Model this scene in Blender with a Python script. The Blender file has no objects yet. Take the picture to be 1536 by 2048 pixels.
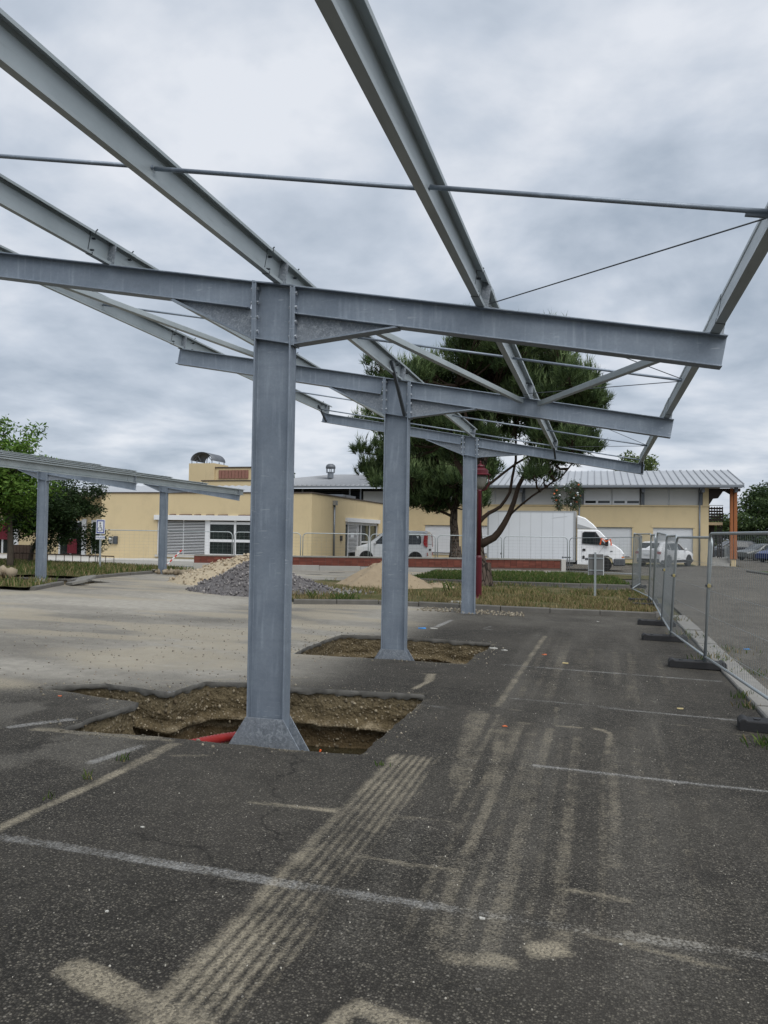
import bpy, math, random
import numpy as np
from mathutils import Vector, Matrix
R = math.radians
random.seed(7); rng = np.random.default_rng(7)
SC = bpy.context.scene
COL = SC.collection

# ------------------------------------------------------------------ camera
def cam_axes(yaw, pitch, roll):
    y, p, r = R(yaw), R(pitch), R(roll)
    fw = Vector((-math.sin(y)*math.cos(p), math.cos(y)*math.cos(p), math.sin(p)))
    rt0 = Vector((math.cos(y), math.sin(y), 0)); up0 = rt0.cross(fw)
    rt = math.cos(r)*rt0 + math.sin(r)*up0; up = -math.sin(r)*rt0 + math.cos(r)*up0
    return rt, up, fw
cd = bpy.data.cameras.new('camera'); cam = bpy.data.objects.new('camera', cd); COL.objects.link(cam)
cd.sensor_fit = 'HORIZONTAL'; cd.sensor_width = 36.0; cd.lens = 36.0*1551.0/1536.0
cd.clip_start = 0.05; cd.clip_end = 3000
rt, up, fw = cam_axes(15.496, 1.598, 0.856)
M = Matrix(((rt.x, up.x, -fw.x, 0), (rt.y, up.y, -fw.y, 0), (rt.z, up.z, -fw.z, 1.6965), (0, 0, 0, 1)))
cam.matrix_world = M
SC.camera = cam

# ------------------------------------------------------------------ sky, sun, exposure
SUN_EL, SUN_AZ = 52.0, 134.0        # degrees; azimuth clockwise from +Y
wd = bpy.data.worlds.new('World'); SC.world = wd; wd.use_nodes = True
nt = wd.node_tree; nt.nodes.clear()
def N(t, **kw):
    n = nt.nodes.new(t)
    for k, v in kw.items(): setattr(n, k, v)
    return n
L = nt.links.new
out = N('ShaderNodeOutputWorld'); bg = N('ShaderNodeBackground'); bg.inputs['Strength'].default_value = 0.1
L(bg.outputs[0], out.inputs[0])
sky = N('ShaderNodeTexSky', sky_type='NISHITA'); sky.sun_disc = False
sky.sun_elevation = R(SUN_EL); sky.sun_rotation = R(SUN_AZ); sky.air_density = 1.0; sky.dust_density = 2.0
tc = N('ShaderNodeTexCoord'); sep = N('ShaderNodeSeparateXYZ'); L(tc.outputs['Generated'], sep.inputs[0])
def mth(op, a, b=None, clamp=False):
    n = N('ShaderNodeMath', operation=op); n.use_clamp = clamp
    for i, v in enumerate((a, b)):
        if v is None: continue
        if isinstance(v, (int, float)): n.inputs[i].default_value = v
        else: L(v, n.inputs[i])
    return n.outputs[0]
zc = mth('ADD', mth('MAXIMUM', sep.outputs[2], 0.0), 0.22)      # flat cloud deck seen in perspective
comb = N('ShaderNodeCombineXYZ'); L(mth('DIVIDE', sep.outputs[0], zc), comb.inputs[0]); L(mth('DIVIDE', sep.outputs[1], zc), comb.inputs[1])
comb.inputs[2].default_value = 3.7
n1 = N('ShaderNodeTexNoise'); n1.inputs['Scale'].default_value = 1.35; n1.inputs['Detail'].default_value = 8; n1.inputs['Roughness'].default_value = 0.54; n1.inputs['Distortion'].default_value = 0.35
n2 = N('ShaderNodeTexNoise'); n2.inputs['Scale'].default_value = 4.2; n2.inputs['Detail'].default_value = 5; n2.inputs['Roughness'].default_value = 0.5
L(comb.outputs[0], n1.inputs['Vector']); L(comb.outputs[0], n2.inputs['Vector'])
cl = mth('ADD', mth('MULTIPLY', n1.outputs['Fac'], 0.68), mth('MULTIPLY', n2.outputs['Fac'], 0.32))
cr = N('ShaderNodeValToRGB'); L(cl, cr.inputs[0])
el = cr.color_ramp.elements
el[0].position = 0.38; el[0].color = (2.2, 2.58, 3.10, 1)
el[1].position = 0.61; el[1].color = (4.5, 4.7, 5.05, 1)
e = el.new(0.50); e.color = (3.25, 3.6, 4.12, 1)
mx = N('ShaderNodeMix', data_type='RGBA'); mx.inputs[0].default_value = 0.96
L(sky.outputs[0], mx.inputs[6]); L(cr.outputs[0], mx.inputs[7]); L(mx.outputs[2], bg.inputs[0])
sl = bpy.data.lights.new('sun', 'SUN'); sl.energy = 1.5; sl.angle = R(60); sl.color = (1.0, 0.985, 0.955)
so = bpy.data.objects.new('sun', sl); COL.objects.link(so)
sd = Vector((math.sin(R(SUN_AZ))*math.cos(R(SUN_EL)), math.cos(R(SUN_AZ))*math.cos(R(SUN_EL)), math.sin(R(SUN_EL))))
so.rotation_euler = (-sd).to_track_quat('-Z', 'Y').to_euler(); so.location = (0, -10, 30)
vs = SC.view_settings; vs.view_transform = 'Standard'; vs.look = 'None'; vs.gamma = 1.0; vs.exposure = 0.8
try: vs.use_curve_mapping = False
except Exception: pass

# ------------------------------------------------------------------ materials
MATS = {}
class MT:
    """small node-tree helper for one procedural material"""
    def __init__(s, name, base=(.5, .5, .5), rough=.6, metal=0.0, spec=None):
        s.m = bpy.data.materials.new(name); s.m.use_nodes = True; s.nt = s.m.node_tree
        s.b = s.nt.nodes['Principled BSDF']; s.b.inputs['Base Color'].default_value = (*base, 1)
        s.b.inputs['Roughness'].default_value = rough; s.b.inputs['Metallic'].default_value = metal
        if spec is not None: s.b.inputs['Specular IOR Level'].default_value = spec
        MATS[name] = s.m; s._co = None
    def n(s, t, **kw):
        n = s.nt.nodes.new(t)
        for k, v in kw.items(): setattr(n, k, v)
        return n
    def l(s, a, b): s.nt.links.new(a, b)
    def co(s, out='Object'):
        if s._co is None: s._co = s.n('ShaderNodeTexCoord')
        return s._co.outputs[out]
    def mapped(s, scale, rot=(0, 0, 0)):
        mp = s.n('ShaderNodeMapping'); s.l(s.co(), mp.inputs[0]); mp.inputs['Scale'].default_value = scale; mp.inputs['Rotation'].default_value = rot
        return mp.outputs[0]
    def noise(s, scale=5, detail=4, rough=.55, vec=None, dist=0):
        n = s.n('ShaderNodeTexNoise'); n.inputs['Scale'].default_value = scale; n.inputs['Detail'].default_value = detail
        n.inputs['Roughness'].default_value = rough; n.inputs['Distortion'].default_value = dist
        s.l(vec if vec is not None else s.co(), n.inputs['Vector']); return n.outputs['Fac']
    def voro(s, scale=50, feature='F1', outp='Distance', vec=None):
        n = s.n('ShaderNodeTexVoronoi', feature=feature); n.inputs['Scale'].default_value = scale
        s.l(vec if vec is not None else s.co(), n.inputs['Vector']); return n.outputs[outp]
    def ramp(s, fac, stops):
        r = s.n('ShaderNodeValToRGB'); s.l(fac, r.inputs[0]); e = r.color_ramp.elements
        for i, (p, c) in enumerate(stops):
            if not isinstance(c, tuple): c = (c, c, c)
            x = e[i] if i < 2 else e.new(p)
            x.position = p; x.color = (*c, 1)
        return r.outputs[0]
    def math(s, op, a, b=0.0, clamp=False):
        n = s.n('ShaderNodeMath', operation=op); n.use_clamp = clamp
        for i, v in enumerate((a, b)):
            if isinstance(v, (int, float)): n.inputs[i].default_value = v
            else: s.l(v, n.inputs[i])
        return n.outputs[0]
    def mix(s, fac, a, b, blend='MIX'):
        n = s.n('ShaderNodeMix', data_type='RGBA', blend_type=blend)
        for i, v in ((0, fac), (6, a), (7, b)):
            if isinstance(v, (int, float)): n.inputs[i].default_value = v
            elif isinstance(v, tuple): n.inputs[i].default_value = (*v, 1)
            else: s.l(v, n.inputs[i])
        return n.outputs[2]
    def attr(s, name, outp='Fac'):
        n = s.n('ShaderNodeAttribute', attribute_name=name); return n.outputs[outp]
    def color(s, sock): s.l(sock, s.b.inputs['Base Color'])
    def rough(s, sock): s.l(sock, s.b.inputs['Roughness'])
    def bump(s, h, strength=.3, dist=.01):
        n = s.n('ShaderNodeBump'); n.inputs['Strength'].default_value = strength; n.inputs['Distance'].default_value = dist
        s.l(h, n.inputs['Height']); s.l(n.outputs[0], s.b.inputs['Normal'])

def simple(name, base, rough=.6, metal=0, var=.12, scale=6, spec=None, bump=0):
    t = MT(name, base, rough, metal, spec)
    f = t.noise(scale, 5, .6)
    t.color(t.mix(f, tuple(c*(1-var) for c in base), tuple(min(1, c*(1+var)) for c in base)))
    if bump: t.bump(t.noise(scale*6, 4), bump, .01)
    return t

# galvanised steel: mottled zinc, pale run marks and dull patches
t = MT('galvanised', rough=.5, metal=.38)
a = t.noise(2.2, 6, .62); b = t.noise(38, 3, .6); st = t.noise(3.5, 4, .5, t.mapped((7, 7, .7)))
c = t.ramp(a, [(.25, (.195, .232, .280)), (.75, (.320, .365, .415)), (.5, (.258, .298, .348))])
c = t.mix(t.ramp(st, [(.54, 0.0), (.74, .5)]), c, (.42, .47, .53))
vr = t.voro(70, 'F1', 'Color'); sv = t.n('ShaderNodeSeparateColor'); t.l(vr, sv.inputs[0])
c = t.mix(.14, c, t.mix(sv.outputs[0], (.14, .16, .19), (.40, .43, .47)), 'OVERLAY')
bd = t.noise(2.0, 3, .5, t.mapped((.6, .6, 9))); c = t.mix(t.ramp(bd, [(.55, 0.), (.72, .30)]), c, (.195, .228, .272))
scn = t.noise(7, 3, .5, t.mapped((1.1, 1.0, 8.0), (0, R(38), 0))); c = t.mix(t.math('MULTIPLY', t.ramp(scn, [(.665, 0.), (.70, .55)]), t.ramp(t.noise(1.1, 2), [(.5, 0.), (.62, 1.)])), c, (.50, .54, .58))
t.color(c); t.rough(t.ramp(b, [(.3, .42), (.7, .6)])); t.bump(b, .06, .002)
# hot dip gusset plates: stronger spangle
t = MT('galvanised_spangle', rough=.5, metal=.4)
v1 = t.noise(30, 5, .75, dist=1.2); a = t.noise(3, 4)
c = t.ramp(v1, [(.36, (.165, .185, .21)), (.64, (.40, .43, .46)), (.5, (.235, .26, .29))])
t.color(t.mix(t.ramp(a, [(.4, 0.), (.7, .4)]), c, (.33, .36, .40))); t.rough(t.ramp(v1, [(.3, .42), (.7, .62)]))
# cold-rolled purlin steel: smoother, paler and a little green
t = MT('purlin_steel', rough=.42, metal=.2)
a = t.noise(1.6, 5, .6); st = t.noise(4, 4, .6, t.mapped((9, .8, 9)))
c = t.ramp(a, [(.3, (.335, .378, .392)), (.7, (.44, .485, .50))])
t.color(t.mix(t.ramp(st, [(.60, 0.), (.72, .4)]), c, (.27, .295, .305))); t.rough(t.ramp(st, [(.3, .36), (.7, .5)]))
simple('zinc_bolt', (.62, .65, .68), .3, .8, .1)
simple('dark_steel', (.07, .08, .09), .5, .5)
simple('wire_steel', (.10, .11, .12), .5, .6)
simple('fence_zinc', (.40, .435, .445), .42, .55, .15, 9)
simple('fence_wire', (.30, .32, .32), .5, .5)
simple('brass', (.55, .45, .2), .4, .7)
# asphalt with dust, paint and sand held as attributes of the worn surface
def asphalt(name, tone=1.0, use_attr=True):
    t = MT(name, rough=.88, spec=.25)
    big = t.noise(.55, 5, .6); mid = t.noise(5, 5, .6); fine = t.noise(170, 3, .7)
    k = lambda v, r=1.0: (v*tone*1.36, v*tone*1.23, v*tone*1.02*r)
    vd = t.voro(100); vc = t.voro(100, 'F1', 'Color'); s2 = t.n('ShaderNodeSeparateColor'); t.l(vc, s2.inputs[0])
    c = t.ramp(s2.outputs[0], [(.0, k(.020)), (1., k(.17)), (.50, k(.045)), (.80, k(.075)), (.93, k(.115, .93))])
    c = t.mix(t.ramp(vd, [(.34, 0.), (.62, .85)]), c, k(.014))
    c = t.mix(t.ramp(fine, [(.36, .7), (.50, 0.)]), c, k(.010))
    c = t.mix(1.0, c, t.ramp(mid, [(.28, .72), (.72, 1.22)]), 'MULTIPLY')
    c = t.mix(t.ramp(big, [(.40, 0.), (.72, .42)]), c, k(.075))
    vd2 = t.voro(24); vc2 = t.voro(24, 'F1', 'Color'); s3 = t.n('ShaderNodeSeparateColor'); t.l(vc2, s3.inputs[0])
    fleck = t.math('MULTIPLY', t.ramp(vd2, [(.10, 1.), (.17, 0.)]), t.ramp(s3.outputs[0], [(.66, 0.), (.74, 1.)]))
    c = t.mix(t.math('MULTIPLY', fleck, .45), c, t.mix(s3.outputs[1], (.16, .15, .13), (.42, .39, .33)))
    wv = t.n('ShaderNodeVectorMath', operation='ADD'); t.l(t.co(), wv.inputs[0]); nzc = t.n('ShaderNodeTexNoise'); nzc.inputs['Scale'].default_value = 3.0; nzc.inputs['Detail'].default_value = 5; t.l(t.co(), nzc.inputs['Vector'])
    sc_ = t.n('ShaderNodeVectorMath', operation='SCALE'); t.l(nzc.outputs['Color'], sc_.inputs[0]); sc_.inputs['Scale'].default_value = .45; t.l(sc_.outputs[0], wv.inputs[1])
    ck = t.voro(.42, 'DISTANCE_TO_EDGE', 'Distance', wv.outputs[0]); crack = t.math('MULTIPLY', t.ramp(ck, [(.0015, 1.), (.0045, 0.)]), t.ramp(t.noise(.7, 3, .6), [(.47, 0.), (.56, .75)]))
    c = t.mix(crack, c, k(.008))
    oil = t.ramp(t.noise(1.3, 4, .65), [(.60, 0.), (.72, .45)]); c = t.mix(oil, c, k(.012))
    poke = t.ramp(s2.outputs[1], [(.0, .30), (.75, 1.)]); grain = t.ramp(t.noise(260, 2, .8), [(.38, .55), (.58, 1.)])
    if use_attr:
        dn = t.ramp(t.noise(70, 4, .75), [(.30, 0.), (.70, 1.)]); dn2 = t.ramp(t.noise(7, 4, .6), [(.3, 0.), (.7, 1.)])
        dust = t.attr('dust'); dirt = t.attr('dirt'); paint = t.attr('paint')
        cov = t.math('SUBTRACT', t.math('MULTIPLY', dirt, 1.45), t.math('ADD', t.math('MULTIPLY', dn, .62), t.math('MULTIPLY', dn2, .30)), True)
        dv = t.math('SUBTRACT', t.math('MULTIPLY', dust, 1.35), t.math('ADD', t.math('MULTIPLY', dn, .26), t.math('MULTIPLY', stone_, .18)), True) if False else t.math('SUBTRACT', t.math('MULTIPLY', dust, 1.3), t.math('MULTIPLY', dn, .30), True)
        c = t.mix(t.math('MULTIPLY', dv, .92), c, t.mix(dn2, (.31, .288, .248), (.42, .392, .335)))
        c = t.mix(t.math('MULTIPLY', t.math('MULTIPLY', cov, 1.5, True), t.math('MULTIPLY', t.math('MULTIPLY', poke, grain), .95)), c, t.mix(dn, (.27, .235, .172), (.44, .385, .285)))
        pt = t.math('SUBTRACT', t.math('MULTIPLY', paint, 1.5), t.math('ADD', t.math('MULTIPLY', dn, .70), t.math('MULTIPLY', dn2, .30)), True)
        c = t.mix(t.math('MULTIPLY', t.math('MULTIPLY', pt, 1.6, True), t.math('MULTIPLY', poke, .8)), c, (.36, .355, .34))
    t.color(c)
    h = t.math('ADD', t.math('MULTIPLY', vd, -1.0), t.math('MULTIPLY', fine, .6))
    t.bump(h, .55, .006)
asphalt('asphalt', 1.0, True)
asphalt('road_asphalt', 2.1, False)
# soil of the pits: strata by depth, stones in it
t = MT('pit_soil', rough=.95, spec=.15)
nz = t.noise(4, 5, .6); sp = t.n('ShaderNodeSeparateXYZ'); t.l(t.co(), sp.inputs[0])
zz = t.math('ADD', sp.outputs[2], t.math('MULTIPLY', t.math('SUBTRACT', nz, .5), .34))
c = t.ramp(t.math('ADD', zz, 1.0), [(.30, (.135, .098, .052)), (.98, (.205, .165, .100)), (.58, (.150, .108, .060)), (.635, (.31, .255, .17)), (.69, (.140, .108, .062))])
vd = t.voro(30); vc = t.voro(30, 'F1', 'Color'); s2 = t.n('ShaderNodeSeparateColor'); t.l(vc, s2.inputs[0])
peb = t.math('MULTIPLY', t.ramp(vd, [(.25, 1.), (.42, 0.)]), t.ramp(s2.outputs[0], [(.62, 0.), (.8, 1.)]))
c = t.mix(t.math('MULTIPLY', peb, .7), c, t.mix(s2.outputs[1], (.22, .17, .11), (.52, .45, .33)))
c = t.mix(t.ramp(t.noise(18, 5, .7), [(.34, .55), (.50, 0.)]), c, (.055, .040, .022))
t.color(c); t.bump(t.math('ADD', t.noise(16, 6, .7), t.math('MULTIPLY', vd, -.5)), .9, .04)
t = MT('muddy_water', (.028, .024, .014), .06, 0, .5)
t.color(t.mix(t.noise(3, 3), (.022, .020, .012), (.045, .038, .02)))
simple('slab_edge', (.185, .178, .16), .95, 0, .55, 11, bump=.35)
simple('concrete', (.34, .33, .305), .85, 0, .16, 3, bump=.2)
simple('concrete_pale', (.46, .45, .42), .85, 0, .12, 2, bump=.15)
simple('kerb_concrete', (.235, .225, .205), .9, 0, .3, 5, bump=.4)
simple('kerb_dark', (.125, .118, .105), .9, 0, .35, 4, bump=.4)
simple('sand_heap', (.30, .235, .155), .95, 0, .16, 5, bump=.7)
simple('rubble_heap', (.40, .335, .235), .95, 0, .3, 12, bump=1.0)
t = MT('gravel_heap', rough=.92)
vc = t.voro(17, 'F1', 'Color'); s2 = t.n('ShaderNodeSeparateColor'); t.l(vc, s2.inputs[0])
t.color(t.mix(t.noise(3), t.mix(s2.outputs[0], (.075, .070, .072), (.20, .19, .185)), (.115, .105, .105))); t.bump(t.math('MULTIPLY', t.voro(17), -1.), .9, .05)
t = MT('stones', rough=.9); t.color(t.mix(t.attr('Col', 'Color'), t.attr('Col', 'Color'), t.attr('Col', 'Color')))
t = MT('verge', rough=.95, spec=.1)
a = t.noise(1.1, 5, .6); b = t.noise(14, 4, .65)
c = t.ramp(a, [(.35, (.060, .068, .022)), (.65, (.175, .145, .078)), (.5, (.105, .100, .042))])
t.color(t.mix(t.ramp(b, [(.35, .55), (.6, 0.)]), c, (.045, .040, .020))); t.bump(b, .8, .04)
t = MT('lush_verge', rough=.95, spec=.1)
a = t.noise(2.1, 5, .6); b = t.noise(14, 4, .65)
c = t.ramp(a, [(.35, (.040, .075, .018)), (.7, (.095, .115, .035))])
t.color(t.mix(t.ramp(b, [(.35, .55), (.6, 0.)]), c, (.025, .035, .010))); t.bump(b, .8, .04)
def foliage(name, trans=.25, rough=.6):
    t = MT(name, rough=rough, spec=.25)
    ca = t.attr('Col', 'Color'); t.color(ca)
    tr = t.n('ShaderNodeBsdfTranslucent'); t.l(ca, tr.inputs[0])
    ms = t.n('ShaderNodeMixShader'); ms.inputs[0].default_value = trans
    t.l(t.b.outputs[0], ms.inputs[1]); t.l(tr.outputs[0], ms.inputs[2])
    t.l(ms.outputs[0], t.nt.nodes['Material Output'].inputs[0])
foliage('leaf'); foliage('needle', .12, .7); foliage('blade', .25)
t = MT('pine_bark', rough=.95, spec=.1)
v = t.voro(9, 'DISTANCE_TO_EDGE', 'Distance', t.mapped((1, 1, .3)))
t.color(t.mix(t.ramp(v, [(.02, 1.), (.12, 0.)]), t.mix(t.noise(5), (.075, .058, .046), (.135, .105, .085)), (.022, .018, .015)))
t.bump(v, .9, .05)
simple('pine_limb', (.050, .036, .027), .95, 0, .4, 6, spec=.1, bump=.6)
simple('bark', (.085, .070, .055), .95, 0, .35, 8, spec=.1, bump=.6)
# rendered walls with rain streaks
t = MT('yellow_render', rough=.9, spec=.2)
st = t.noise(1.5, 5, .6, t.mapped((1.6, 1.6, .22))); big = t.noise(.35, 4, .6); fi = t.noise(40, 3)
c = t.mix(big, (.56, .450, .268), (.64, .522, .325))
c = t.mix(t.ramp(st, [(.60, 0.), (.82, .32)]), c, (.30, .24, .15)); c = t.mix(t.ramp(t.noise(.9, 5, .7), [(.50, 0.), (.75, .30)]), c, (.40, .33, .22))
t.color(c); t.bump(fi, .15, .01)
simple('brown_cap', (.075, .058, .046), .8, 0, .3)
simple('white_joinery', (.68, .69, .70), .5, 0, .06, 3)
simple('shutter_white', (.63, .645, .665), .45, 0, .05, 2)
simple('panel_grey', (.50, .50, .485), .6, 0, .06, 2)
simple('pilaster_grey', (.125, .135, .15), .5, .3, .1)
simple('void_dark', (.012, .013, .015), .6, 0, .2)
t = MT('window_glass', (.02, .025, .027), .06, 0, .6)
t = MT('clear_glass', (.9, .95, .93), .02); t.b.inputs['Transmission Weight'].default_value = .0
t.color(t.mix(t.noise(.6, 3), (.025, .032, .034), (.06, .07, .07)))
simple('curtain', (.16, .19, .185), .9, 0, .3, 4)
t = MT('metal_roof', rough=.38, metal=.45); t.color(t.mix(t.noise(.7, 4), (.40, .415, .43), (.52, .535, .55)))
simple('roof_seam', (.30, .31, .325), .4, .45, .1)
simple('gutter', (.20, .22, .245), .4, .45, .1)
simple('louvre', (.030, .033, .038), .6, .2)
t = MT('orange_wood', rough=.65); g = t.noise(3, 5, .6, t.mapped((14, 14, .6))); t.color(t.mix(g, (.26, .085, .025), (.38, .135, .042)))
simple('dark_timber', (.022, .014, .011), .7, 0, .3)
simple('cream_beam', (.52, .40, .25), .7)
t = MT('brick_red', rough=.9, spec=.2); oi = t.n('ShaderNodeObjectInfo')
c = t.mix(oi.outputs['Random'], (.135, .045, .034), (.21, .072, .052)); t.color(t.mix(t.ramp(t.noise(14, 4), [(.5, 0.), (.8, .35)]), c, (.11, .055, .045)))
simple('mortar', (.15, .115, .10), .95, 0, .2)
simple('burgundy', (.085, .008, .014), .35, 0, .2, 4, spec=.4)
simple('lamp_glass', (.20, .195, .17), .25, 0, .15)
simple('rubber_block', (.016, .016, .017), .7, 0, .4, 9, bump=.3)
t = MT('vehicle_white', (.76, .77, .78), .22, 0, .5); t.b.inputs['Coat Weight'].default_value = .3; t.color(t.mix(t.noise(1.2, 4), (.78, .79, .80), (.85, .86, .87)))
simple('box_white', (.70, .725, .76), .4, 0, .04, 1.2)
simple('trim_grey', (.42, .43, .44), .45, .3, .1)
simple('black_plastic', (.018, .018, .02), .5, 0, .3)
simple('bumper_grey', (.075, .082, .09), .55, 0, .15)
simple('tyre', (.014, .014, .014), .85, 0, .3)
simple('alloy', (.45, .46, .47), .3, .8)
simple('tail_red', (.42, .012, .015), .25)
simple('orange_plastic', (.85, .13, .02), .5)
simple('head_glass', (.55, .56, .56), .12, .1)
simple('amber', (.75, .20, .03), .3)
simple('paint_dark', (.03, .033, .038), .25, .3); simple('paint_grey', (.12, .125, .12), .25, .4); simple('paint_blue', (.015, .035, .15), .25, .3); simple('paint_red', (.36, .02, .04), .25)
simple('sign_white', (.72, .74, .76), .5); simple('sign_blue', (.015, .045, .30), .5); simple('sign_black', (.02, .02, .03), .5); simple('sign_back', (.17, .17, .165), .5, .3)
simple('grey_box', (.22, .215, .20), .6, .1); simple('red_pipe', (.27, .018, .014), .45, 0, .15); simple('pale_pipe', (.62, .60, .54), .6)
simple('litter_blue', (.05, .26, .62), .6); simple('litter_orange', (.55, .14, .05), .6); simple('litter_yellow', (.55, .45, .22), .7); simple('litter_white', (.45, .44, .40), .8)
simple('tape_red', (.55, .05, .04), .6); simple('cloth_red', (.13, .010, .02), .8); simple('cloth_blue', (.05, .20, .42), .8)
simple('roof_tile', (.13, .075, .05), .9, 0, .3, 9); simple('tower_panel', (.26, .125, .095), .9, 0, .2)
simple('planter_wood', (.065, .042, .03), .9, 0, .3)

# ------------------------------------------------------------------ object helpers
ORG = {}
def tag(o, label=None, cat=None, group=None, kind=None):
    if label: o['label'] = label
    if cat: o['category'] = cat
    if group: o['group'] = group
    if kind: o['kind'] = kind
    return o
def thing(name, label, cat, loc=(0, 0, 0), rz=0.0, group=None):
    o = bpy.data.objects.new(name, None); COL.objects.link(o); o.empty_display_size = .2
    o.location = loc; o.rotation_euler = (0, 0, rz); ORG[o.name] = Vector(loc)
    return tag(o, label, cat, group)
def link(name, me, mat, parent=None):
    if mat and not me.materials: me.materials.append(MATS[mat])
    o = bpy.data.objects.new(name, me); COL.objects.link(o)
    if parent is not None: o.parent = parent; ORG[o.name] = ORG.get(parent.name, Vector())
    return o
def copy_tree(o, parent=None):
    c = o.copy(); COL.objects.link(c)
    if parent is not None: c.parent = parent
    for ch in o.children: copy_tree(ch, c)
    return c
class MB:
    def __init__(s): s.v = []; s.f = []
    def add(s, vs, fs):
        n = len(s.v); s.v += [tuple(p) for p in vs]; s.f += [tuple(i+n for i in f) for f in fs]; return s
    def box(s, a, b):
        x0, y0, z0 = (min(a[i], b[i]) for i in range(3)); x1, y1, z1 = (max(a[i], b[i]) for i in range(3))
        return s.add([(x0, y0, z0), (x1, y0, z0), (x1, y1, z0), (x0, y1, z0), (x0, y0, z1), (x1, y0, z1), (x1, y1, z1), (x0, y1, z1)],
                     [(3, 2, 1, 0), (4, 5, 6, 7), (0, 1, 5, 4), (1, 2, 6, 5), (2, 3, 7, 6), (3, 0, 4, 7)])
    def ext(s, prof, o, U, V, W, ln, top=None):
        """extrude a 2-D profile (in U, V at o) along W; top(p) may shift the far end"""
        o, U, V, W = Vector(o), Vector(U), Vector(V), Vector(W); n = len(prof)
        A = [o+U*a+V*b for a, b in prof]; B = [p+W*ln for p in A]
        if top: B = [top(p) for p in B]
        fs = [(i, (i+1) % n, n+(i+1) % n, n+i) for i in range(n)] + [tuple(range(n))[::-1], tuple(range(n, 2*n))]
        return s.add(A+B, fs)
    def tube(s, p, q, r, n=8, r2=None, cap=True):
        p, q = Vector(p), Vector(q); d = (q-p); 
        if d.length < 1e-6: return s
        d.normalize(); a = d.orthogonal().normalized(); b = d.cross(a); r2 = r if r2 is None else r2
        vs = [p+(a*math.cos(2*math.pi*i/n)+b*math.sin(2*math.pi*i/n))*r for i in range(n)] + [q+(a*math.cos(2*math.pi*i/n)+b*math.sin(2*math.pi*i/n))*r2 for i in range(n)]
        fs = [(i, (i+1) % n, n+(i+1) % n, n+i) for i in range(n)]
        if cap: fs += [tuple(range(n))[::-1], tuple(range(n, 2*n))]
        return s.add(vs, fs)
    def path(s, pts, rs, n=8):
        """tube along a polyline with a frame carried along"""
        pts = [Vector(p) for p in pts]; k = len(pts)
        if not hasattr(rs, '__len__'): rs = [rs]*k
        prev = None; vs = []
        for i, p in enumerate(pts):
            d = (pts[min(i+1, k-1)]-pts[max(i-1, 0)]).normalized()
            if prev is None: a = d.orthogonal().normalized()
            else: a = (prev - d*prev.dot(d)).normalized()
            prev = a; b = d.cross(a)
            vs += [p+(a*math.cos(2*math.pi*j/n)+b*math.sin(2*math.pi*j/n))*rs[i] for j in range(n)]
        fs = [(i*n+j, i*n+(j+1) % n, (i+1)*n+(j+1) % n, (i+1)*n+j) for i in range(k-1) for j in range(n)]
        fs += [tuple(range(n))[::-1], tuple(range((k-1)*n, k*n))]
        return s.add(vs, fs)
    def lathe(s, prof, c=(0, 0, 0), n=16, axis='Z'):
        vs = []; k = len(prof)
        for r, z in prof:
            for j in range(n):
                a = 2*math.pi*j/n; x, y = r*math.cos(a), r*math.sin(a)
                p = {'Z': (x, y, z), 'Y': (x, z, y), 'X': (z, x, y)}[axis]; vs.append((c[0]+p[0], c[1]+p[1], c[2]+p[2]))
        fs = [(i*n+j, i*n+(j+1) % n, (i+1)*n+(j+1) % n, (i+1)*n+j) for i in range(k-1) for j in range(n)]
        fs += [tuple(range(n))[::-1], tuple(range((k-1)*n, k*n))]
        return s.add(vs, fs)
    def mesh(s, name, off=(0, 0, 0), smooth=False):
        me = bpy.data.meshes.new(name); o = Vector(off)
        me.from_pydata([tuple(Vector(v)-o) for v in s.v], [], s.f); me.validate(); me.update()
        if smooth: me.polygons.foreach_set('use_smooth', [True]*len(me.polygons))
        return me
    def build(s, name, mat, parent=None, smooth=False, bevel=0, local=False, fix=True):
        off = (0, 0, 0) if (parent is None or local) else ORG.get(parent.name, Vector())
        me = s.mesh(name, off, smooth); o = link(name, me, mat, parent)
        if fix:
            import bmesh
            bm = bmesh.new(); bm.from_mesh(me); bmesh.ops.recalc_face_normals(bm, faces=bm.faces[:]); bm.to_mesh(me); bm.free()
        if bevel:
            m = o.modifiers.new('bevel', 'BEVEL'); m.width = bevel; m.segments = 2; m.limit_method = 'ANGLE'; m.angle_limit = R(40)
        return o
def npmesh(name, V, F, mat, parent=None, col=None, attrs=None, smooth=False):
    me = bpy.data.meshes.new(name); V = np.asarray(V, np.float32); F = np.asarray(F, np.int32); k = F.shape[1]
    off = np.array(ORG.get(parent.name, Vector())) if parent is not None else np.zeros(3)
    V = V - off.astype(np.float32)
    me.vertices.add(len(V)); me.vertices.foreach_set('co', V.ravel())
    me.loops.add(F.size); me.loops.foreach_set('vertex_index', F.ravel())
    me.polygons.add(len(F)); me.polygons.foreach_set('loop_start', np.arange(0, F.size, k, dtype=np.int32))
    me.polygons.foreach_set('loop_total', np.full(len(F), k, np.int32))
    if smooth: me.polygons.foreach_set('use_smooth', np.ones(len(F), bool))
    me.update(calc_edges=True)
    if col is not None:
        ca = me.color_attributes.new('Col', 'FLOAT_COLOR', 'POINT'); c4 = np.ones((len(V), 4), np.float32); c4[:, :3] = col; ca.data.foreach_set('color', c4.ravel())
    for k2, a in (attrs or {}).items():
        at = me.attributes.new(k2, 'FLOAT', 'POINT'); at.data.foreach_set('value', np.asarray(a, np.float32))
    return link(name, me, mat, parent)

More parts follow.
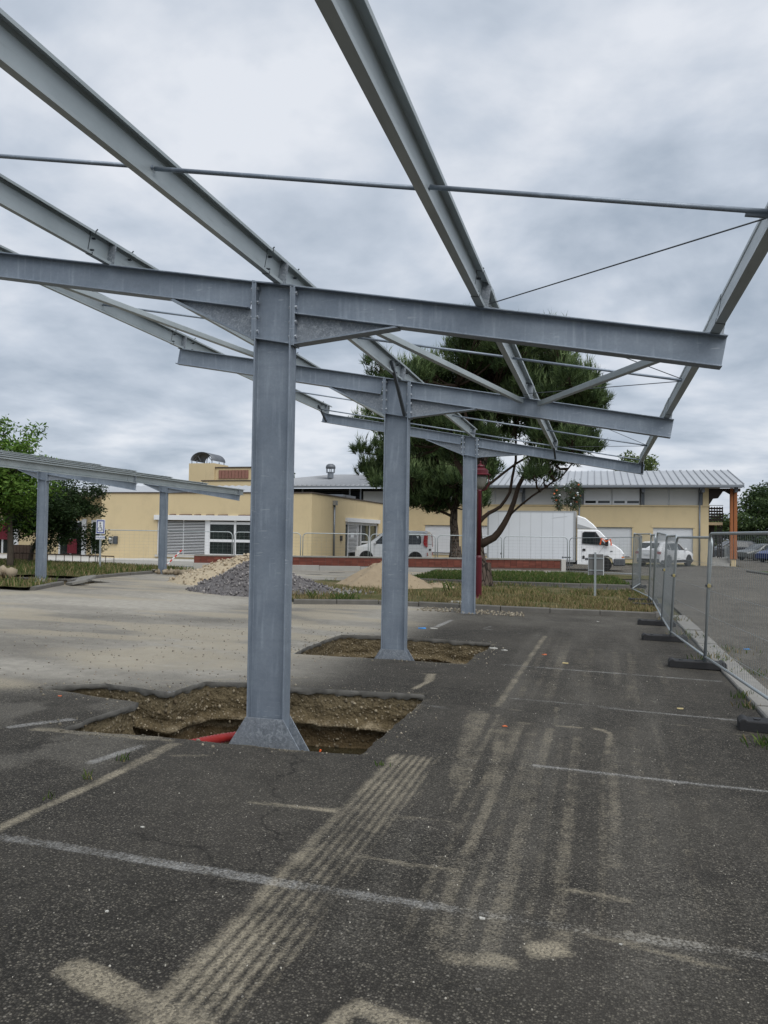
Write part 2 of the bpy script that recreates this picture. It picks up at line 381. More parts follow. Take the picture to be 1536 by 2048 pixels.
# ------------------------------------------------------------------ numpy noise
def _h(ix, iy, s):
    n = (ix.astype(np.int64)*374761393 + iy.astype(np.int64)*668265263 + s*974634777) & 0x7fffffff
    n = ((n ^ (n >> 13))*1274126177) & 0x7fffffff
    return ((n ^ (n >> 16)) & 0xffff)/65535.0
def vnoise(x, y, s=0):
    x = np.asarray(x, float); y = np.asarray(y, float)
    ix, iy = np.floor(x), np.floor(y); fx, fy = x-ix, y-iy; fx = fx*fx*(3-2*fx); fy = fy*fy*(3-2*fy)
    a, b, c, d = _h(ix, iy, s), _h(ix+1, iy, s), _h(ix, iy+1, s), _h(ix+1, iy+1, s)
    return (a*(1-fx)+b*fx)*(1-fy)+(c*(1-fx)+d*fx)*fy
def fbm(x, y, s=0, o=4):
    r = 0; amp = .5; tot = 0; x = np.asarray(x, float); y = np.asarray(y, float)
    for i in range(o): r = r+amp*vnoise(x*2**i, y*2**i, s+i*17); tot += amp; amp *= .5
    return r/tot
def smooth(a, b, x): t = np.clip((x-a)/(b-a), 0, 1); return t*t*(3-2*t)
def GZ(x, y):
    return -0.0188*np.clip(x, -30, 30)*(1-smooth(22, 32, y)) - 0.0016*np.clip(y, -20, 60)
def gz(x, y): return float(GZ(np.float64(x), np.float64(y)))
def inpoly(x, y, poly):
    r = np.zeros(x.shape, bool); n = len(poly); j = n-1
    for i in range(n):
        xi, yi = poly[i]; xj, yj = poly[j]
        if yi != yj: r ^= ((yi > y) != (yj > y)) & (x < (xj-xi)*(y-yi)/(yj-yi)+xi)
        j = i
    return r
def resample(poly, step, jag=0.0, closed=True, seed=0):
    pts = []; n = len(poly); acc = seed*31.7
    for i in range(n if closed else n-1):
        a, b = np.array(poly[i], float), np.array(poly[(i+1) % n], float); k = max(1, int(np.linalg.norm(b-a)/step))
        nrm = np.array([-(b-a)[1], (b-a)[0]])/max(1e-9, np.linalg.norm(b-a))
        for j in range(k):
            p = a+(b-a)*j/k
            acc += step
            if jag and j: p = p+nrm*jag*4.5*(float(fbm(np.array([acc*3.5]), np.array([seed+.5]), 5, 4)[0])-.5)
            pts.append(tuple(p))
    if not closed: pts.append(tuple(poly[-1]))
    return pts
def snap(V, idx, poly):
    P = np.array(poly); Q = np.roll(P, -1, 0); d = Q-P; L2 = (d**2).sum(1)+1e-12
    for i in idx:
        p = V[i, :2]; t = np.clip(((p-P)*d).sum(1)/L2, 0, 1); c = P+d*t[:, None]; k = ((c-p)**2).sum(1).argmin(); V[i, :2] = c[k]
def sheet(xs, ys, zf, holes=(), keep=None):
    X, Y = np.meshgrid(xs, ys); nx, ny = len(xs), len(ys)
    V = np.stack([X.ravel(), Y.ravel(), np.zeros(X.size)], 1)
    i = np.arange((ny-1)*(nx-1)); r, c = i//(nx-1), i % (nx-1); a = r*nx+c
    F = np.stack([a, a+1, a+1+nx, a+nx], 1)
    cx, cy = V[F, 0].mean(1), V[F, 1].mean(1); ok = np.ones(len(F), bool)
    if keep is not None: ok &= keep(cx, cy)
    for h in holes:
        inside = inpoly(cx, cy, h); ed = np.unique(F[inside & ok]); rest = np.unique(F[ok & ~inside]); snap(V, np.intersect1d(ed, rest), h); ok &= ~inside
    F = F[ok]; used = np.unique(F); mp = np.full(len(V), -1); mp[used] = np.arange(len(used)); V = V[used]; F = mp[F]
    V[:, 2] = zf(V[:, 0], V[:, 1]); return V, F
t = MT('pane_glass', (.05, .06, .06), .05, 0, .6)
tr = t.n('ShaderNodeBsdfTransparent'); tr.inputs[0].default_value = (.62, .68, .66, 1); ms = t.n('ShaderNodeMixShader'); ms.inputs[0].default_value = .32
t.l(tr.outputs[0], ms.inputs[1]); t.l(t.b.outputs[0], ms.inputs[2]); t.l(ms.outputs[0], t.nt.nodes['Material Output'].inputs[0])

# ================================================================== SETTING: ground
PIT1 = [(-5.50, 6.66), (-4.98, 7.12), (-4.16, 7.02), (-4.10, 7.66), (-3.69, 7.80), (-3.16, 7.76), (-1.70, 8.00), (-1.71, 5.66), (-2.14, 5.60), (-2.75, 5.55), (-3.31, 5.53), (-4.18, 5.43), (-4.22, 5.82), (-4.18, 6.50), (-5.05, 6.62)]
PIT2 = [(-3.97, 9.78), (-4.04, 11.05), (-3.97, 11.94), (-3.39, 12.15), (-2.95, 12.17), (-1.58, 12.20), (-1.66, 10.06), (-2.82, 9.95), (-3.47, 9.86)]
PIT3 = [(-16.2, 17.0), (-16.1, 18.9), (-14.6, 19.3), (-13.2, 19.0), (-13.35, 17.7), (-14.2, 17.15)]
PIT4 = [(-15.5, 23.4), (-15.4, 25.0), (-13.4, 25.1), (-12.5, 24.7), (-13.0, 23.6)]
PITS = [resample(p, .045, j, True, i) for i, (p, j) in enumerate(((PIT1, .017), (PIT2, .02), (PIT3, .04), (PIT4, .04)))]
def flip(p): return p if sum((p[i][0]*p[(i+1) % len(p)][1]-p[(i+1) % len(p)][0]*p[i][1]) for i in range(len(p))) > 0 else p[::-1]
PITS = [flip(p) for p in PITS]      # counter-clockwise

# the far ground: one sheet out to the horizon, left open under the car park
gx = np.concatenate([np.linspace(-900, -60, 22), np.linspace(-50, 50, 41), np.linspace(60, 900, 22)])
gy = np.concatenate([np.linspace(-900, -60, 12), np.linspace(-50, 70, 49), np.linspace(80, 1200, 24)])
V, F = sheet(gx, gy, lambda x, y: GZ(x, y)-.045, keep=lambda x, y: ~((x > -27.5) & (x < 0) & (y > -5) & (y < 30)))
tag(npmesh('ground', V, F, 'verge', smooth=True), kind='structure')

# car park: worn asphalt, fine near the camera so that sand, paint and tyre marks follow the real surface
ys = [-6.]
while ys[-1] < 36.0:
    y = ys[-1]; ys.append(y + (.25 if y < .8 else min(.35, max(.02, .0095*y))))
xs = list(np.arange(-6.2, 1.57, .026))
while xs[0] > -32: xs.insert(0, xs[0]-min(.5, .03+.022*(-6.2-xs[0])))
xs = np.array(xs); ys = np.array(ys)
def lot_z(x, y):
    return GZ(x, y) + .012*(fbm(x*.8, y*.8, 3)-.5)
V, F = sheet(xs, ys, lot_z, PITS, keep=lambda x, y: ~((x > -9) & (y > 18.6) & (y < 25.3) & (x < 1.2) & (x > -6)))
x, y = V[:, 0], V[:, 1]
nA, nB, nC = fbm(x*1.4, y*1.4, 11, 5), fbm(x*5, y*5, 23, 4), fbm(x*.35, y*.35, 31, 4)
NX, NY = fbm(x*11, y*11, 41, 3)-.5, fbm(x*11, y*11, 57, 3)-.5
def seg(x0, y0, x1, y1, w, soft=.03, wob=.015):
    wx = x+wob*2.6*NX; wy = y+wob*2.6*NY
    dx, dy = x1-x0, y1-y0; ln = math.hypot(dx, dy); mxx, myy = (x0+x1)/2, (y0+y1)/2
    al = np.abs(((wx-mxx)*dx+(wy-myy)*dy)/ln)-ln/2; pe = np.abs((wx-mxx)*-dy+(wy-myy)*dx)/ln-w/2
    return (1-smooth(-soft*.5, soft, pe))*(1-smooth(-soft*.5, soft*1.3, al))
dirt = np.zeros(len(x)); paint = np.zeros(len(x)); dust = np.zeros(len(x))
def D(v): 
    global dirt; dirt = np.maximum(dirt, v)
def PT(v):
    global paint; paint = np.maximum(paint, v)
# faded stall lines
for (x0, y0, x1, y1, w, k) in [(-3.1, 3.49, -.58, 3.51, .085, .56), (-.62, 3.505, .75, 3.55, .09, .40), (-1.1, 5.84, -.45, 5.87, .06, .34), (-.45, 5.87, 1.5, 5.89, .075, .66),
                               (-1.25, 8.24, 0, 8.16, .06, .5), (0, 8.16, 1.5, 8.07, .065, .68), (-1.24, 10.29, 1.46, 10.3, .07, .6), (-.8, 12.4, 1.4, 12.15, .06, .42), (-1.9, 14.5, -2.0, 13.95, .06, .5), (-2.0, 13.97, -.95, 13.5, .06, .5),
                               (-4.62, 5.3, -4.31, 5.75, .10, .55), (-3.43, 4.74, -3.34, 5.26, .08, .62), (-2.76, 15.05, -2.82, 13.7, .10, .62), (-1.72, 7.55, -1.35, 7.45, .10, .4), (-2.4, 7.9, -1.75, 9.9, .05, .25), (-8.2, 9.0, -5.5, 12.5, .06, .35)]:
    PT(k*.98*seg(x0, y0, x1, y1, w, .03, .008)*(.50+.5*nB+.5*nA))
# sandy tyre tracks along the bays
strip = (x > -1.52) & (x < -1.0) & (y > 1.2) & (y < 5.9)
tread = smooth(.30, .62, .5+.5*np.cos((x+1.47+.008*np.sin(y*1.7))/.052*2*np.pi))
D(np.where(strip, (.31+.33*tread*(.5+1.0*nB))*smooth(-1.52, -1.47, x)*(1-.85*smooth(-1.25, -1.02, x+.25*(nB-.5)))*(1-smooth(5.75, 5.86, y))*(.55+.9*nA), 0))
D(.66*seg(-1.47, 5.75, -1.49, 2.3, .045, .08)*(.5+nB)); D(.42*seg(-1.43, 5.79, -1.05, 5.83, .04, .03))
for (x0, y0, x1, y1, w, k) in [(-.87, 13.6, -.96, 7.75, .07, .60), (-1.25, 7.85, -.62, 7.62, .05, .5), (-1.13, 7.5, -.90, 5.2, .16, .50), (-.86, 7.3, -.64, 5.0, .09, .46), (-.58, 7.2, -.44, 5.1, .10, .36), (-.39, 8.0, -.36, 7.17, .05, .52),
                               (-.36, 7.18, -.14, 7.2, .06, .74), (-.04, 7.23, .11, 7.10, .06, .74), (.11, 7.1, .08, 6.4, .055, .60), (.08, 6.4, .07, 4.8, .10, .34), (-.39, 8.0, -.2, 8.0, .04, .4),
                               (-.54, 13.5, -.53, 8.3, .10, .30), (-.21, 11.7, -.18, 8.4, .16, .36), (.49, 12.0, .33, 8.6, .12, .36), (.95, 11.6, .8, 8.7, .12, .26),
                               (-2.05, 4.44, -1.42, 4.50, .045, .80), (-1.42, 4.5, -.85, 4.57, .04, .46), (-1.95, 2.58, -1.42, 2.42, .12, .80), (-.88, 2.55, -.82, 2.68, .06, .72), (-.84, 2.70, -.55, 2.64, .075, .80), (-1.42, 2.46, -1.1, 2.2, .2, .7),
                               (-.60, 3.11, -.44, 3.15, .09, .62), (-.46, 3.14, -.31, 3.16, .085, .70), (-.26, 3.27, -.12, 3.34, .11, .74), (-.69, 3.9, -.60, 3.1, .06, .48), (-.82, 4.6, -.7, 3.85, .05, .36), (-.13, 3.5, -.12, 3.3, .05, .5),
                               (-1.19, 3.91, -.60, 3.91, .035, .60), (-.19, 3.90, .16, 3.86, .045, .62), (-.1, 3.52, .62, 3.56, .09, .44), (-.05, 3.49, .55, 3.38, .035, .6), (.55, 3.9, 1.4, 3.85, .05, .3),
                               (-2.05, 9.2, -1.92, 9.17, .05, .7), (-1.93, 9.2, -1.86, 8.75, .10, .8), (-1.86, 8.75, -1.92, 8.22, .05, .8), (-4.6, 7.45, -3.2, 8.35, .05, .62), (-3.2, 8.35, -2.1, 9.6, .03, .3),
                               (-3.15, 3.3, -3.12, 4.7, .07, .78), (-3.12, 4.7, -3.15, 5.42, .10, .66), (-3.0, 5.1, -2.75, 5.2, .06, .5), (-2.05, 5.2, -1.9, 5.05, .04, .4), (1.2, 7.7, 1.55, 7.45, .06, .4), (.5, 7.75, 1.3, 7.5, .05, .45), (-4.4, 5.35, -3.2, 5.48, .10, .55)]:
    D(k*(.93-.1*(w > .12))*seg(x0, y0, x1, y1, w*1.05, .035+.12*w, .012)*(.55+.9*nB))
for (xa, ya, xb, yb, w, k) in [(-.98, 5.9, -1.02, 7.4, .10, .56), (-.86, 4.7, -.90, 7.4, .05, .52), (-.78, 3.2, -.72, 7.2, .05, .42), (-.66, 3.15, -.66, 7.2, .07, .50), (-.55, 3.2, -.52, 7.2, .06, .40), (-.42, 3.2, -.40, 7.1, .09, .46), (-.29, 3.3, -.28, 6.6, .05, .36), (-.17, 3.35, -.16, 6.9, .09, .42), (.02, 3.6, .05, 6.5, .05, .38), (.10, 4.2, .12, 6.9, .08, .42), (.28, 4.0, .30, 7.4, .10, .36), (.47, 3.8, .5, 7.6, .06, .36), (.64, 4.1, .68, 7.6, .10, .30), (.90, 4.3, .92, 7.6, .08, .28),
                              (-.80, 8.2, -.76, 13.4, .10, .46), (-.66, 8.3, -.62, 13.4, .08, .44), (-.50, 8.3, -.47, 13.4, .12, .50), (-.30, 8.3, -.28, 12.6, .08, .36), (-.13, 8.3, -.11, 12.4, .12, .46), (.04, 8.4, .06, 12.0, .07, .38), (.22, 8.4, .25, 12.2, .10, .44), (.40, 8.5, .44, 12.2, .08, .46), (.58, 8.5, .62, 12.0, .09, .36), (.76, 8.6, .82, 12.0, .10, .42), (1.02, 8.7, 1.06, 11.8, .08, .34)]:
    D(k*(1.06 if ya < 8 else .84)*seg(xa, ya, xb, yb, w, .028, .004)*(.62+.55*fbm(x*9, y*.9, 91, 4)+.30*(nB-.5)))
# dusty wheel lanes on the right, thick dust and spilled sand on the left
lane = .5+.5*np.sin(x*9.0+1.3*nC*6)
dust = np.maximum(dust, (.17+.12*(fbm(x*10, y*.8, 97, 4)-.5))*(.6+.4*lane)*smooth(-1.6, -.9, x)*smooth(2.2, 3.4, y)*(1-smooth(.7, 1.3, x)))
left = smooth(-1.9, -4.3, x+.9*(nC-.5))*smooth(6.0, 8.6, y+.35*(x+3.4)*-1.0)
dust = np.maximum(dust, left*(.66+.70*(nC-.45)+.45*(fbm(x*.6, y*2.2, 83, 4)-.5)))
dust = np.maximum(dust, (.16+.25*(nA-.4))*smooth(12.5, 16, y))
dust = np.maximum(dust, .22*smooth(-3.0, -3.5, x)*smooth(.40, .62, nA))
sp = np.exp(-(((x+5.4)/1.5)**2+((y-8.75)/1.0)**2)); D(np.clip(1.25*sp*(.35+.95*nA), 0, .85)*smooth(.1, .6, sp+.7*(nA-.5)))
sp2 = np.exp(-(((x+6.2)/.8)**2+((y-6.65)/.35)**2)); D(np.clip(1.2*sp2*(.4+.8*nA), 0, .8))
sp3 = smooth(.50, .62, fbm(x*.55+7, y*.9, 77, 5)); D(left*(.10+.80*smooth(.44, .66, fbm(x*.5+7, y*1.5, 77, 5)))*smooth(8, 10.5, y))
for p in PITS[:2]:
    P_ = np.array(p); 
    near = (x > P_[:, 0].min()-.6) & (x < P_[:, 0].max()+.6) & (y > P_[:, 1].min()-.6) & (y < P_[:, 1].max()+.6)
    idx = np.where(near)[0]; dm = np.full(len(x), 9.)
    for i0 in range(0, len(idx), 20000):
        ii = idx[i0:i0+20000]; dm[ii] = np.min(np.hypot(x[ii, None]-P_[None, :, 0], y[ii, None]-P_[None, :, 1]), 1)
    D(.46*(1-smooth(0, .16, dm))*smooth(.42, .62, nB))
o = npmesh('car_park', V, F, 'asphalt', attrs={'dust': np.clip(dust, 0, 1), 'dirt': np.clip(dirt, 0, 1), 'paint': np.clip(paint, 0, 1)}, smooth=True)
tag(o, kind='structure')

# pits dug for the foundations
ICO = [(0, 0, 1), (.894, 0, .447), (.276, .851, .447), (-.724, .526, .447), (-.724, -.526, .447), (.276, -.851, .447), (.724, .526, -.447), (-.276, .851, -.447), (-.894, 0, -.447), (-.276, -.851, -.447), (.724, -.526, -.447), (0, 0, -1)]
ICF = [(0, 1, 2), (0, 2, 3), (0, 3, 4), (0, 4, 5), (0, 5, 1), (1, 6, 2), (2, 7, 3), (3, 8, 4), (4, 9, 5), (5, 10, 1), (6, 7, 2), (7, 8, 3), (8, 9, 4), (9, 10, 5), (10, 6, 1), (11, 7, 6), (11, 8, 7), (11, 9, 8), (11, 10, 9), (11, 6, 10)]
def rocks(name, C, S, cols, parent=None, mat='stones'):
    n = len(C); base = np.array(ICO); F0 = np.array(ICF)
    sc = np.asarray(S)[:, None, None]*(rng.uniform(.55, 1.25, (n, 1, 3)))*rng.uniform(.75, 1.2, (n, 12, 1))
    a = rng.uniform(0, 6.28, n); ca, sa = np.cos(a), np.sin(a)
    v = base[None]*sc; vx = v[..., 0]*ca[:, None]-v[..., 1]*sa[:, None]; vy = v[..., 0]*sa[:, None]+v[..., 1]*ca[:, None]
    v = np.stack([vx, vy, v[..., 2]], -1)+np.asarray(C)[:, None]
    F_ = (F0[None]+(np.arange(n)*12)[:, None, None]).reshape(-1, 3)
    cc = np.repeat(np.asarray(cols), 12, 0)
    o = npmesh(name, v.reshape(-1, 3), F_, mat, parent, col=cc); o['kind'] = 'stuff'; return o
def stone_cols(n, lo=(.12, .10, .075), hi=(.42, .37, .29)):
    k = rng.uniform(0, 1, (n, 1)); return np.array(lo)*(1-k)+np.array(hi)*k
def pit(poly, depth, seed, water=None, stones=600, edge=True, slab=.07):
    root = thing('foundation_pit', None, None, (float(np.mean([p[0] for p in poly])), float(np.mean([p[1] for p in poly])), 0)); root['kind'] = 'structure'
    P_ = np.array(poly); n = len(P_); nx_, pv = np.roll(P_, -1, 0), np.roll(P_, 1, 0); tg = nx_-pv; tg /= np.linalg.norm(tg, axis=1)[:, None]; nout = np.stack([tg[:, 1], -tg[:, 0]], 1)
    zt = lot_z(P_[:, 0], P_[:, 1])
    i = np.arange(n); j = (i+1) % n
    # cut edge of the asphalt slab
    Vv = np.concatenate([np.c_[P_, zt], np.c_[P_+nout*.012*rng.uniform(-1, 1, (n, 1)), zt-slab*.55], np.c_[P_+nout*(.01+.03*rng.uniform(0, 1, (n, 1))), zt-slab*rng.uniform(.75, 1.15, n)]])
    Ff = np.concatenate([np.stack([i+k*n, j+k*n, j+(k+1)*n, i+(k+1)*n], 1) for k in range(2)])
    npmesh('slab_edge', Vv, Ff, 'slab_edge', root)
    # earth wall
    m = 30; rows = []; s = np.cumsum(np.r_[0, np.linalg.norm(nx_-P_, axis=1)])[:-1]
    for k in range(m):
        f = k/(m-1); z = zt-slab*.7-(depth-slab*.7)*f
        fl = f+.16*(fbm(s*1.1, s*0, seed+9, 3)-.5)                   # the pale seam wanders up and down
        off = .035+.07*(fbm(s*2.3, np.full(n, f*4), seed, 4)-.5)+.045*(fbm(s*11, np.full(n, f*16), seed+5, 3)-.5)
        off = off-.10*smooth(.36, .45, fl)+(.125+.12*(fbm(s*1.7, s*0, seed+21, 3)-.5))*smooth(.455, .50, fl)-.20*smooth(.72, 1.0, f)
        q = P_+nout*off[:, None]; rows.append(np.c_[q, z])
    Vv = np.concatenate(rows); Ff = np.concatenate([np.stack([i+k*n, j+k*n, j+(k+1)*n, i+(k+1)*n], 1) for k in range(m-1)])
    npmesh('soil_wall', Vv, Ff, 'pit_soil', root, smooth=True)
    x0, x1, y0, y1 = P_[:, 0].min()-.4, P_[:, 0].max()+.4, P_[:, 1].min()-.4, P_[:, 1].max()+.4
    zf = float(zt.mean())-depth+.05
    Vv, Ff = sheet(np.linspace(x0, x1, 40), np.linspace(y0, y1, 40), lambda a, b: zf+.16*(fbm(a*2.2, b*2.2, seed+3, 4)-.5)); npmesh('pit_floor', Vv, Ff, 'pit_soil', root, smooth=True)
    if water is not None:
        Vv, Ff = sheet(np.linspace(x0, x1, 3), np.linspace(y0, y1, 3), lambda a, b: np.full_like(a, water)); npmesh('water', Vv, Ff, 'muddy_water', root)
    W = np.concatenate(rows[1:]); pick = rng.integers(0, len(W), stones); sz = rng.uniform(.004, .011, stones)*rng.choice([1, 1, 1, 1, 2.0], stones)
    rocks('pit_stones', W[pick]+rng.normal(0, .012, (stones, 3)), sz, stone_cols(stones, (.12, .095, .06), (.40, .34, .24)), root)
    nl = stones//40; pk = rng.integers(0, len(W), nl); rocks('clods', W[pk]+rng.normal(0, .02, (nl, 3)), rng.uniform(.015, .035, nl), stone_cols(nl, (.08, .058, .032), (.24, .19, .12)), root)
    nr_ = int(n*1.1); pr = rng.integers(0, n, nr_); off_ = np.abs(rng.normal(0, .13, nr_))*-1; q_ = P_[pr]-nout[pr]*off_[:, None]*1.0+rng.normal(0, .01, (nr_, 2))
    rocks('rim_crumbs', np.c_[q_, lot_z(q_[:, 0], q_[:, 1])+.004], rng.uniform(.002, .010, nr_)*rng.choice([.7, 1, 1.6], nr_), stone_cols(nr_, (.09, .08, .06), (.34, .30, .23)), root)
    return root
pit(PITS[0], .80, 101, water=-.585, stones=3200)
pit(PITS[1], .75, 202, stones=2000)
pit(PITS[2], .55, 303, stones=250); pit(PITS[3], .5, 404, stones=200)

# road beyond the fence, verge kerb between
xs2 = np.concatenate([np.arange(1.86, 3, .2), np.linspace(3, 16, 27)]); ys2 = np.concatenate([np.linspace(-8, 48, 80)])
V, F = sheet(xs2, ys2, lambda a, b: GZ(a, b)+.004*np.sin(a)); tag(npmesh('road', V, F, 'road_asphalt', smooth=True), kind='structure')
V, F = sheet(np.linspace(-16, 45, 62), np.concatenate([np.linspace(37.5, 54.8, 24), np.linspace(56, 92, 20)]), lambda a, b: GZ(a, b)-.012, keep=lambda a, b: (b < 54.5) & (a > -16) & (b > 38.4+.36*np.minimum(a, 0)) | (a > 8.8)); tag(npmesh('forecourt', V, F, 'road_asphalt', smooth=True), kind='structure')
V, F = sheet(np.linspace(-.5, 1.9, 8), np.linspace(25.5, 38.5, 30), lambda a, b: GZ(a, b)-.006); tag(npmesh('lane', V, F, 'road_asphalt', smooth=True), kind='structure')
V, F = sheet(np.linspace(-12.5, 1.9, 40), np.linspace(24.6, 28.4, 12), lambda a, b: GZ(a, b)-.009); tag(npmesh('lane', V, F, 'road_asphalt', smooth=True), kind='structure')
def kerb(name, pts, w, h, stone, mat, below=.1, seed=1, gapp=.008, skip=()):
    root = thing(name, None, None, (pts[0][0], pts[0][1], gz(*pts[0]))); root['kind'] = 'structure'
    rr = random.Random(seed); k = 0
    for a, b in zip(pts[:-1], pts[1:]):
        a, b = Vector((*a, 0)), Vector((*b, 0)); d = b-a; n_ = max(1, round(d.length/stone)); d_ = d/n_; u = d.normalized(); nn = Vector((-u.y, u.x, 0))
        for i in range(n_):
            k += 1
            if k in skip: continue
            p, q = a+d_*i+u*gapp, a+d_*(i+1)-u*gapp; z0, z1 = gz(p.x, p.y), gz(q.x, q.y); j1 = rr.uniform(-.008, .008); j2 = rr.uniform(-.006, .006); ch = min(.02, h*.4)
            vs = []
            for (c_, z) in ((p, z0), (q, z1)):
                for s_, zz_ in ((0, -below), (0, h-ch), (ch, h), (w-ch, h), (w, h-ch), (w, -below)): vs.append(c_+nn*(s_+j2)+Vector((0, 0, z+zz_+(j1 if zz_ > 0 else 0))))
            m_ = MB().add(vs, [(l, (l+1) % 6, 6+(l+1) % 6, 6+l) for l in range(6)]+[(5, 4, 3, 2, 1, 0), (6, 7, 8, 9, 10, 11)])
            m_.build('kerb_stone', mat, root)
    return root
kerb('verge_kerb', [(1.88, -4), (1.88, 18.6)], .31, .035, 1.0, 'kerb_concrete', seed=3)
K1 = [(-6.55, 16.2), (-4.85, 17.15), (-2.1, 17.42), (0.04, 17.82), (1.22, 18.02)]
kerb('island_kerb', K1, .13, .11, 1.0, 'kerb_dark', seed=4)
kerb('island_kerb', [(1.22, 18.02), (1.40, 18.4), (1.42, 25.2)], .13, .11, 1.0, 'kerb_dark', seed=5)
kerb('lane_kerb', [(-6.6, 27.0), (-3.3, 27.6), (1.2, 28.2)], .14, .10, 1.0, 'kerb_dark', seed=6)
kerb('lawn_kerb', [(-12.9, 15.6), (-13.25, 16.6), (-13.5, 17.4), (-14.3, 19.4), (-14.45, 21.2), (-14.5, 23.2)], .13, .10, .8, 'kerb_dark', seed=7, skip=(3,))
kerb('lawn_kerb', [(7.6, 45.2), (8.0, 41.8), (8.4, 38.0)], .13, .10, 1.0, 'kerb_dark', seed=8)

# ------------------------------------------------------------------ grass
def blades(n, xy, z, h, w, cols, mat='blade', name='grass', lean=.35, parent=None):
    a = rng.uniform(0, 6.28, n); hh = h*rng.uniform(.5, 1.4, n); d = np.c_[np.cos(a), np.sin(a)]
    b = rng.uniform(0, 6.28, n); ld = np.c_[np.cos(b), np.sin(b)]*(hh*rng.uniform(0, lean*2, n))[:, None]; ww = w*rng.uniform(.6, 1.4, n)
    p0 = np.c_[xy-d*ww[:, None]/2, z-.01]; p1 = np.c_[xy+d*ww[:, None]/2, z-.01]; p2 = np.c_[xy+ld*.45+d*ww[:, None]*.3, z+hh*.6]; p3 = np.c_[xy+ld, z+hh]
    V_ = np.stack([p0, p1, p2, p3], 1).reshape(-1, 3); i = np.arange(n)*4
    return npmesh(name, V_, np.stack([i, i+1, i+2, i+3], 1), mat, parent, col=np.repeat(cols, 4, 0))
GREEN = ((.035, .075, .014), (.12, .165, .04)); DRY = ((.17, .13, .06), (.36, .29, .15))
def grass_cols(n, dry):
    k = rng.uniform(0, 1, (n, 1)); g = np.array(GREEN[0])*(1-k)+np.array(GREEN[1])*k; s_ = np.array(DRY[0])*(1-k)+np.array(DRY[1])*k
    m_ = (rng.uniform(0, 1, n) < dry)[:, None]; return np.where(m_, s_, g)
def scatter(poly, dens, seed=0, clump=.0, holes=()):
    P_ = np.array(poly); x0, x1, y0, y1 = P_[:, 0].min(), P_[:, 0].max(), P_[:, 1].min(), P_[:, 1].max(); n = int(dens*(x1-x0)*(y1-y0))
    q = np.c_[rng.uniform(x0, x1, n), rng.uniform(y0, y1, n)]; ok = inpoly(q[:, 0], q[:, 1], poly)
    for h_ in holes: ok &= ~inpoly(q[:, 0], q[:, 1], h_)
    if clump: ok &= rng.uniform(0, 1, n) < smooth(clump-.12, clump+.15, fbm(q[:, 0]*.9, q[:, 1]*.9, seed, 4))
    return q[ok]
def lawn(name, poly, mat, h=.07, step=.16, holes=(), seed=5, bumpy=.05):
    P_ = np.array(poly)
    zf = lambda a, b: GZ(a, b)+h+bumpy*(fbm(a*1.8, b*1.8, seed, 4)-.5)
    V_, F_ = sheet(np.arange(P_[:, 0].min(), P_[:, 0].max()+step, step), np.arange(P_[:, 1].min(), P_[:, 1].max()+step, step), zf, holes, keep=lambda a, b: inpoly(a, b, poly))
    tag(npmesh(name, V_, F_, mat, smooth=True), kind='structure'); return zf
ISL = [(-6.5, 16.32), (-4.85, 17.28), (-2.1, 17.55), (0.04, 17.95), (1.20, 18.15), (1.30, 18.6), (1.32, 25.4), (-3.2, 25.9), (-7.2, 24.2), (-9.6, 22.0), (-8.4, 18.2)]
zi = lawn('island', ISL, 'verge', .075, .14, seed=6)
q = scatter([p for p in ISL], 900, 61, .50); q = q[(rng.uniform(0, 1, len(q)) < np.where(q[:, 0] < -3.9, .30, 1.0)) ]
dryness = np.clip(.80-.05*(q[:, 1]-19), .35, .85)
cols = np.where((rng.uniform(0, 1, len(q)) < dryness)[:, None], grass_cols(len(q), 1.), grass_cols(len(q), 0.))
tag(blades(len(q), q, zi(q[:, 0], q[:, 1]), .10, .016, cols), 'dry tufted grass on the kerbed island behind the carport', 'grass', kind='stuff')
STR = [(-14.5, 27.6), (-6.6, 27.15), (-3.3, 27.75), (1.1, 28.3), (.6, 33.0), (-1.3, 36.2), (-8, 34.6), (-12.5, 32.9)]
zs_ = lawn('lawn_strip', [(-6.6, 27.15), (-3.3, 27.75), (1.1, 28.3), (.6, 33.0), (-1.3, 36.2), (-7.2, 34.9)], 'lush_verge', .06, .25, seed=8)
q = scatter([(-6.6, 27.15), (-3.3, 27.75), (1.1, 28.3), (.6, 33.0), (-1.3, 36.2), (-7.2, 34.9)], 420, 62, .30)
tag(blades(len(q), q, zs_(q[:, 0], q[:, 1]), .13, .026, grass_cols(len(q), .10)), 'fresh green grass strip below the brick wall', 'grass', kind='stuff')
LW = [(-12.98, 15.5), (-13.4, 16.6), (-13.65, 17.4), (-14.45, 19.4), (-14.6, 21.2), (-14.65, 23.4), (-14.2, 25.6), (-16.5, 27.6), (-20, 28.6), (-34, 28.6), (-34, 12)]
zl = lawn('lawn', LW, 'verge', .085, .2, holes=[PITS[2], PITS[3]], seed=9, bumpy=.09)
q = scatter(LW, 230, 63, .36, holes=[PITS[2], PITS[3]])
tag(blades(len(q), q, zl(q[:, 0], q[:, 1]), .14, .022, grass_cols(len(q), .42)), 'half dry lawn under the trees on the left', 'grass', kind='stuff')
FRG = [(7.8, 45.0), (8.2, 41.8), (8.6, 38), (15, 38), (15, 45)]
zf_ = lawn('far_lawn', FRG, 'lush_verge', .07, .4, seed=12)
V, F = sheet(np.linspace(-1.6, 6.0, 20), np.linspace(53.0, 54.9, 6), lambda a, b: GZ(a, b)+.05); tag(npmesh('building_verge', V, F, 'lush_verge', smooth=True), kind='structure')
V, F = sheet(np.linspace(-.9, 2.2, 20), np.linspace(33.6, 37.2, 12), lambda a, b: GZ(a, b)+.03); tag(npmesh('end_verge', V, F, 'verge', smooth=True), kind='structure')

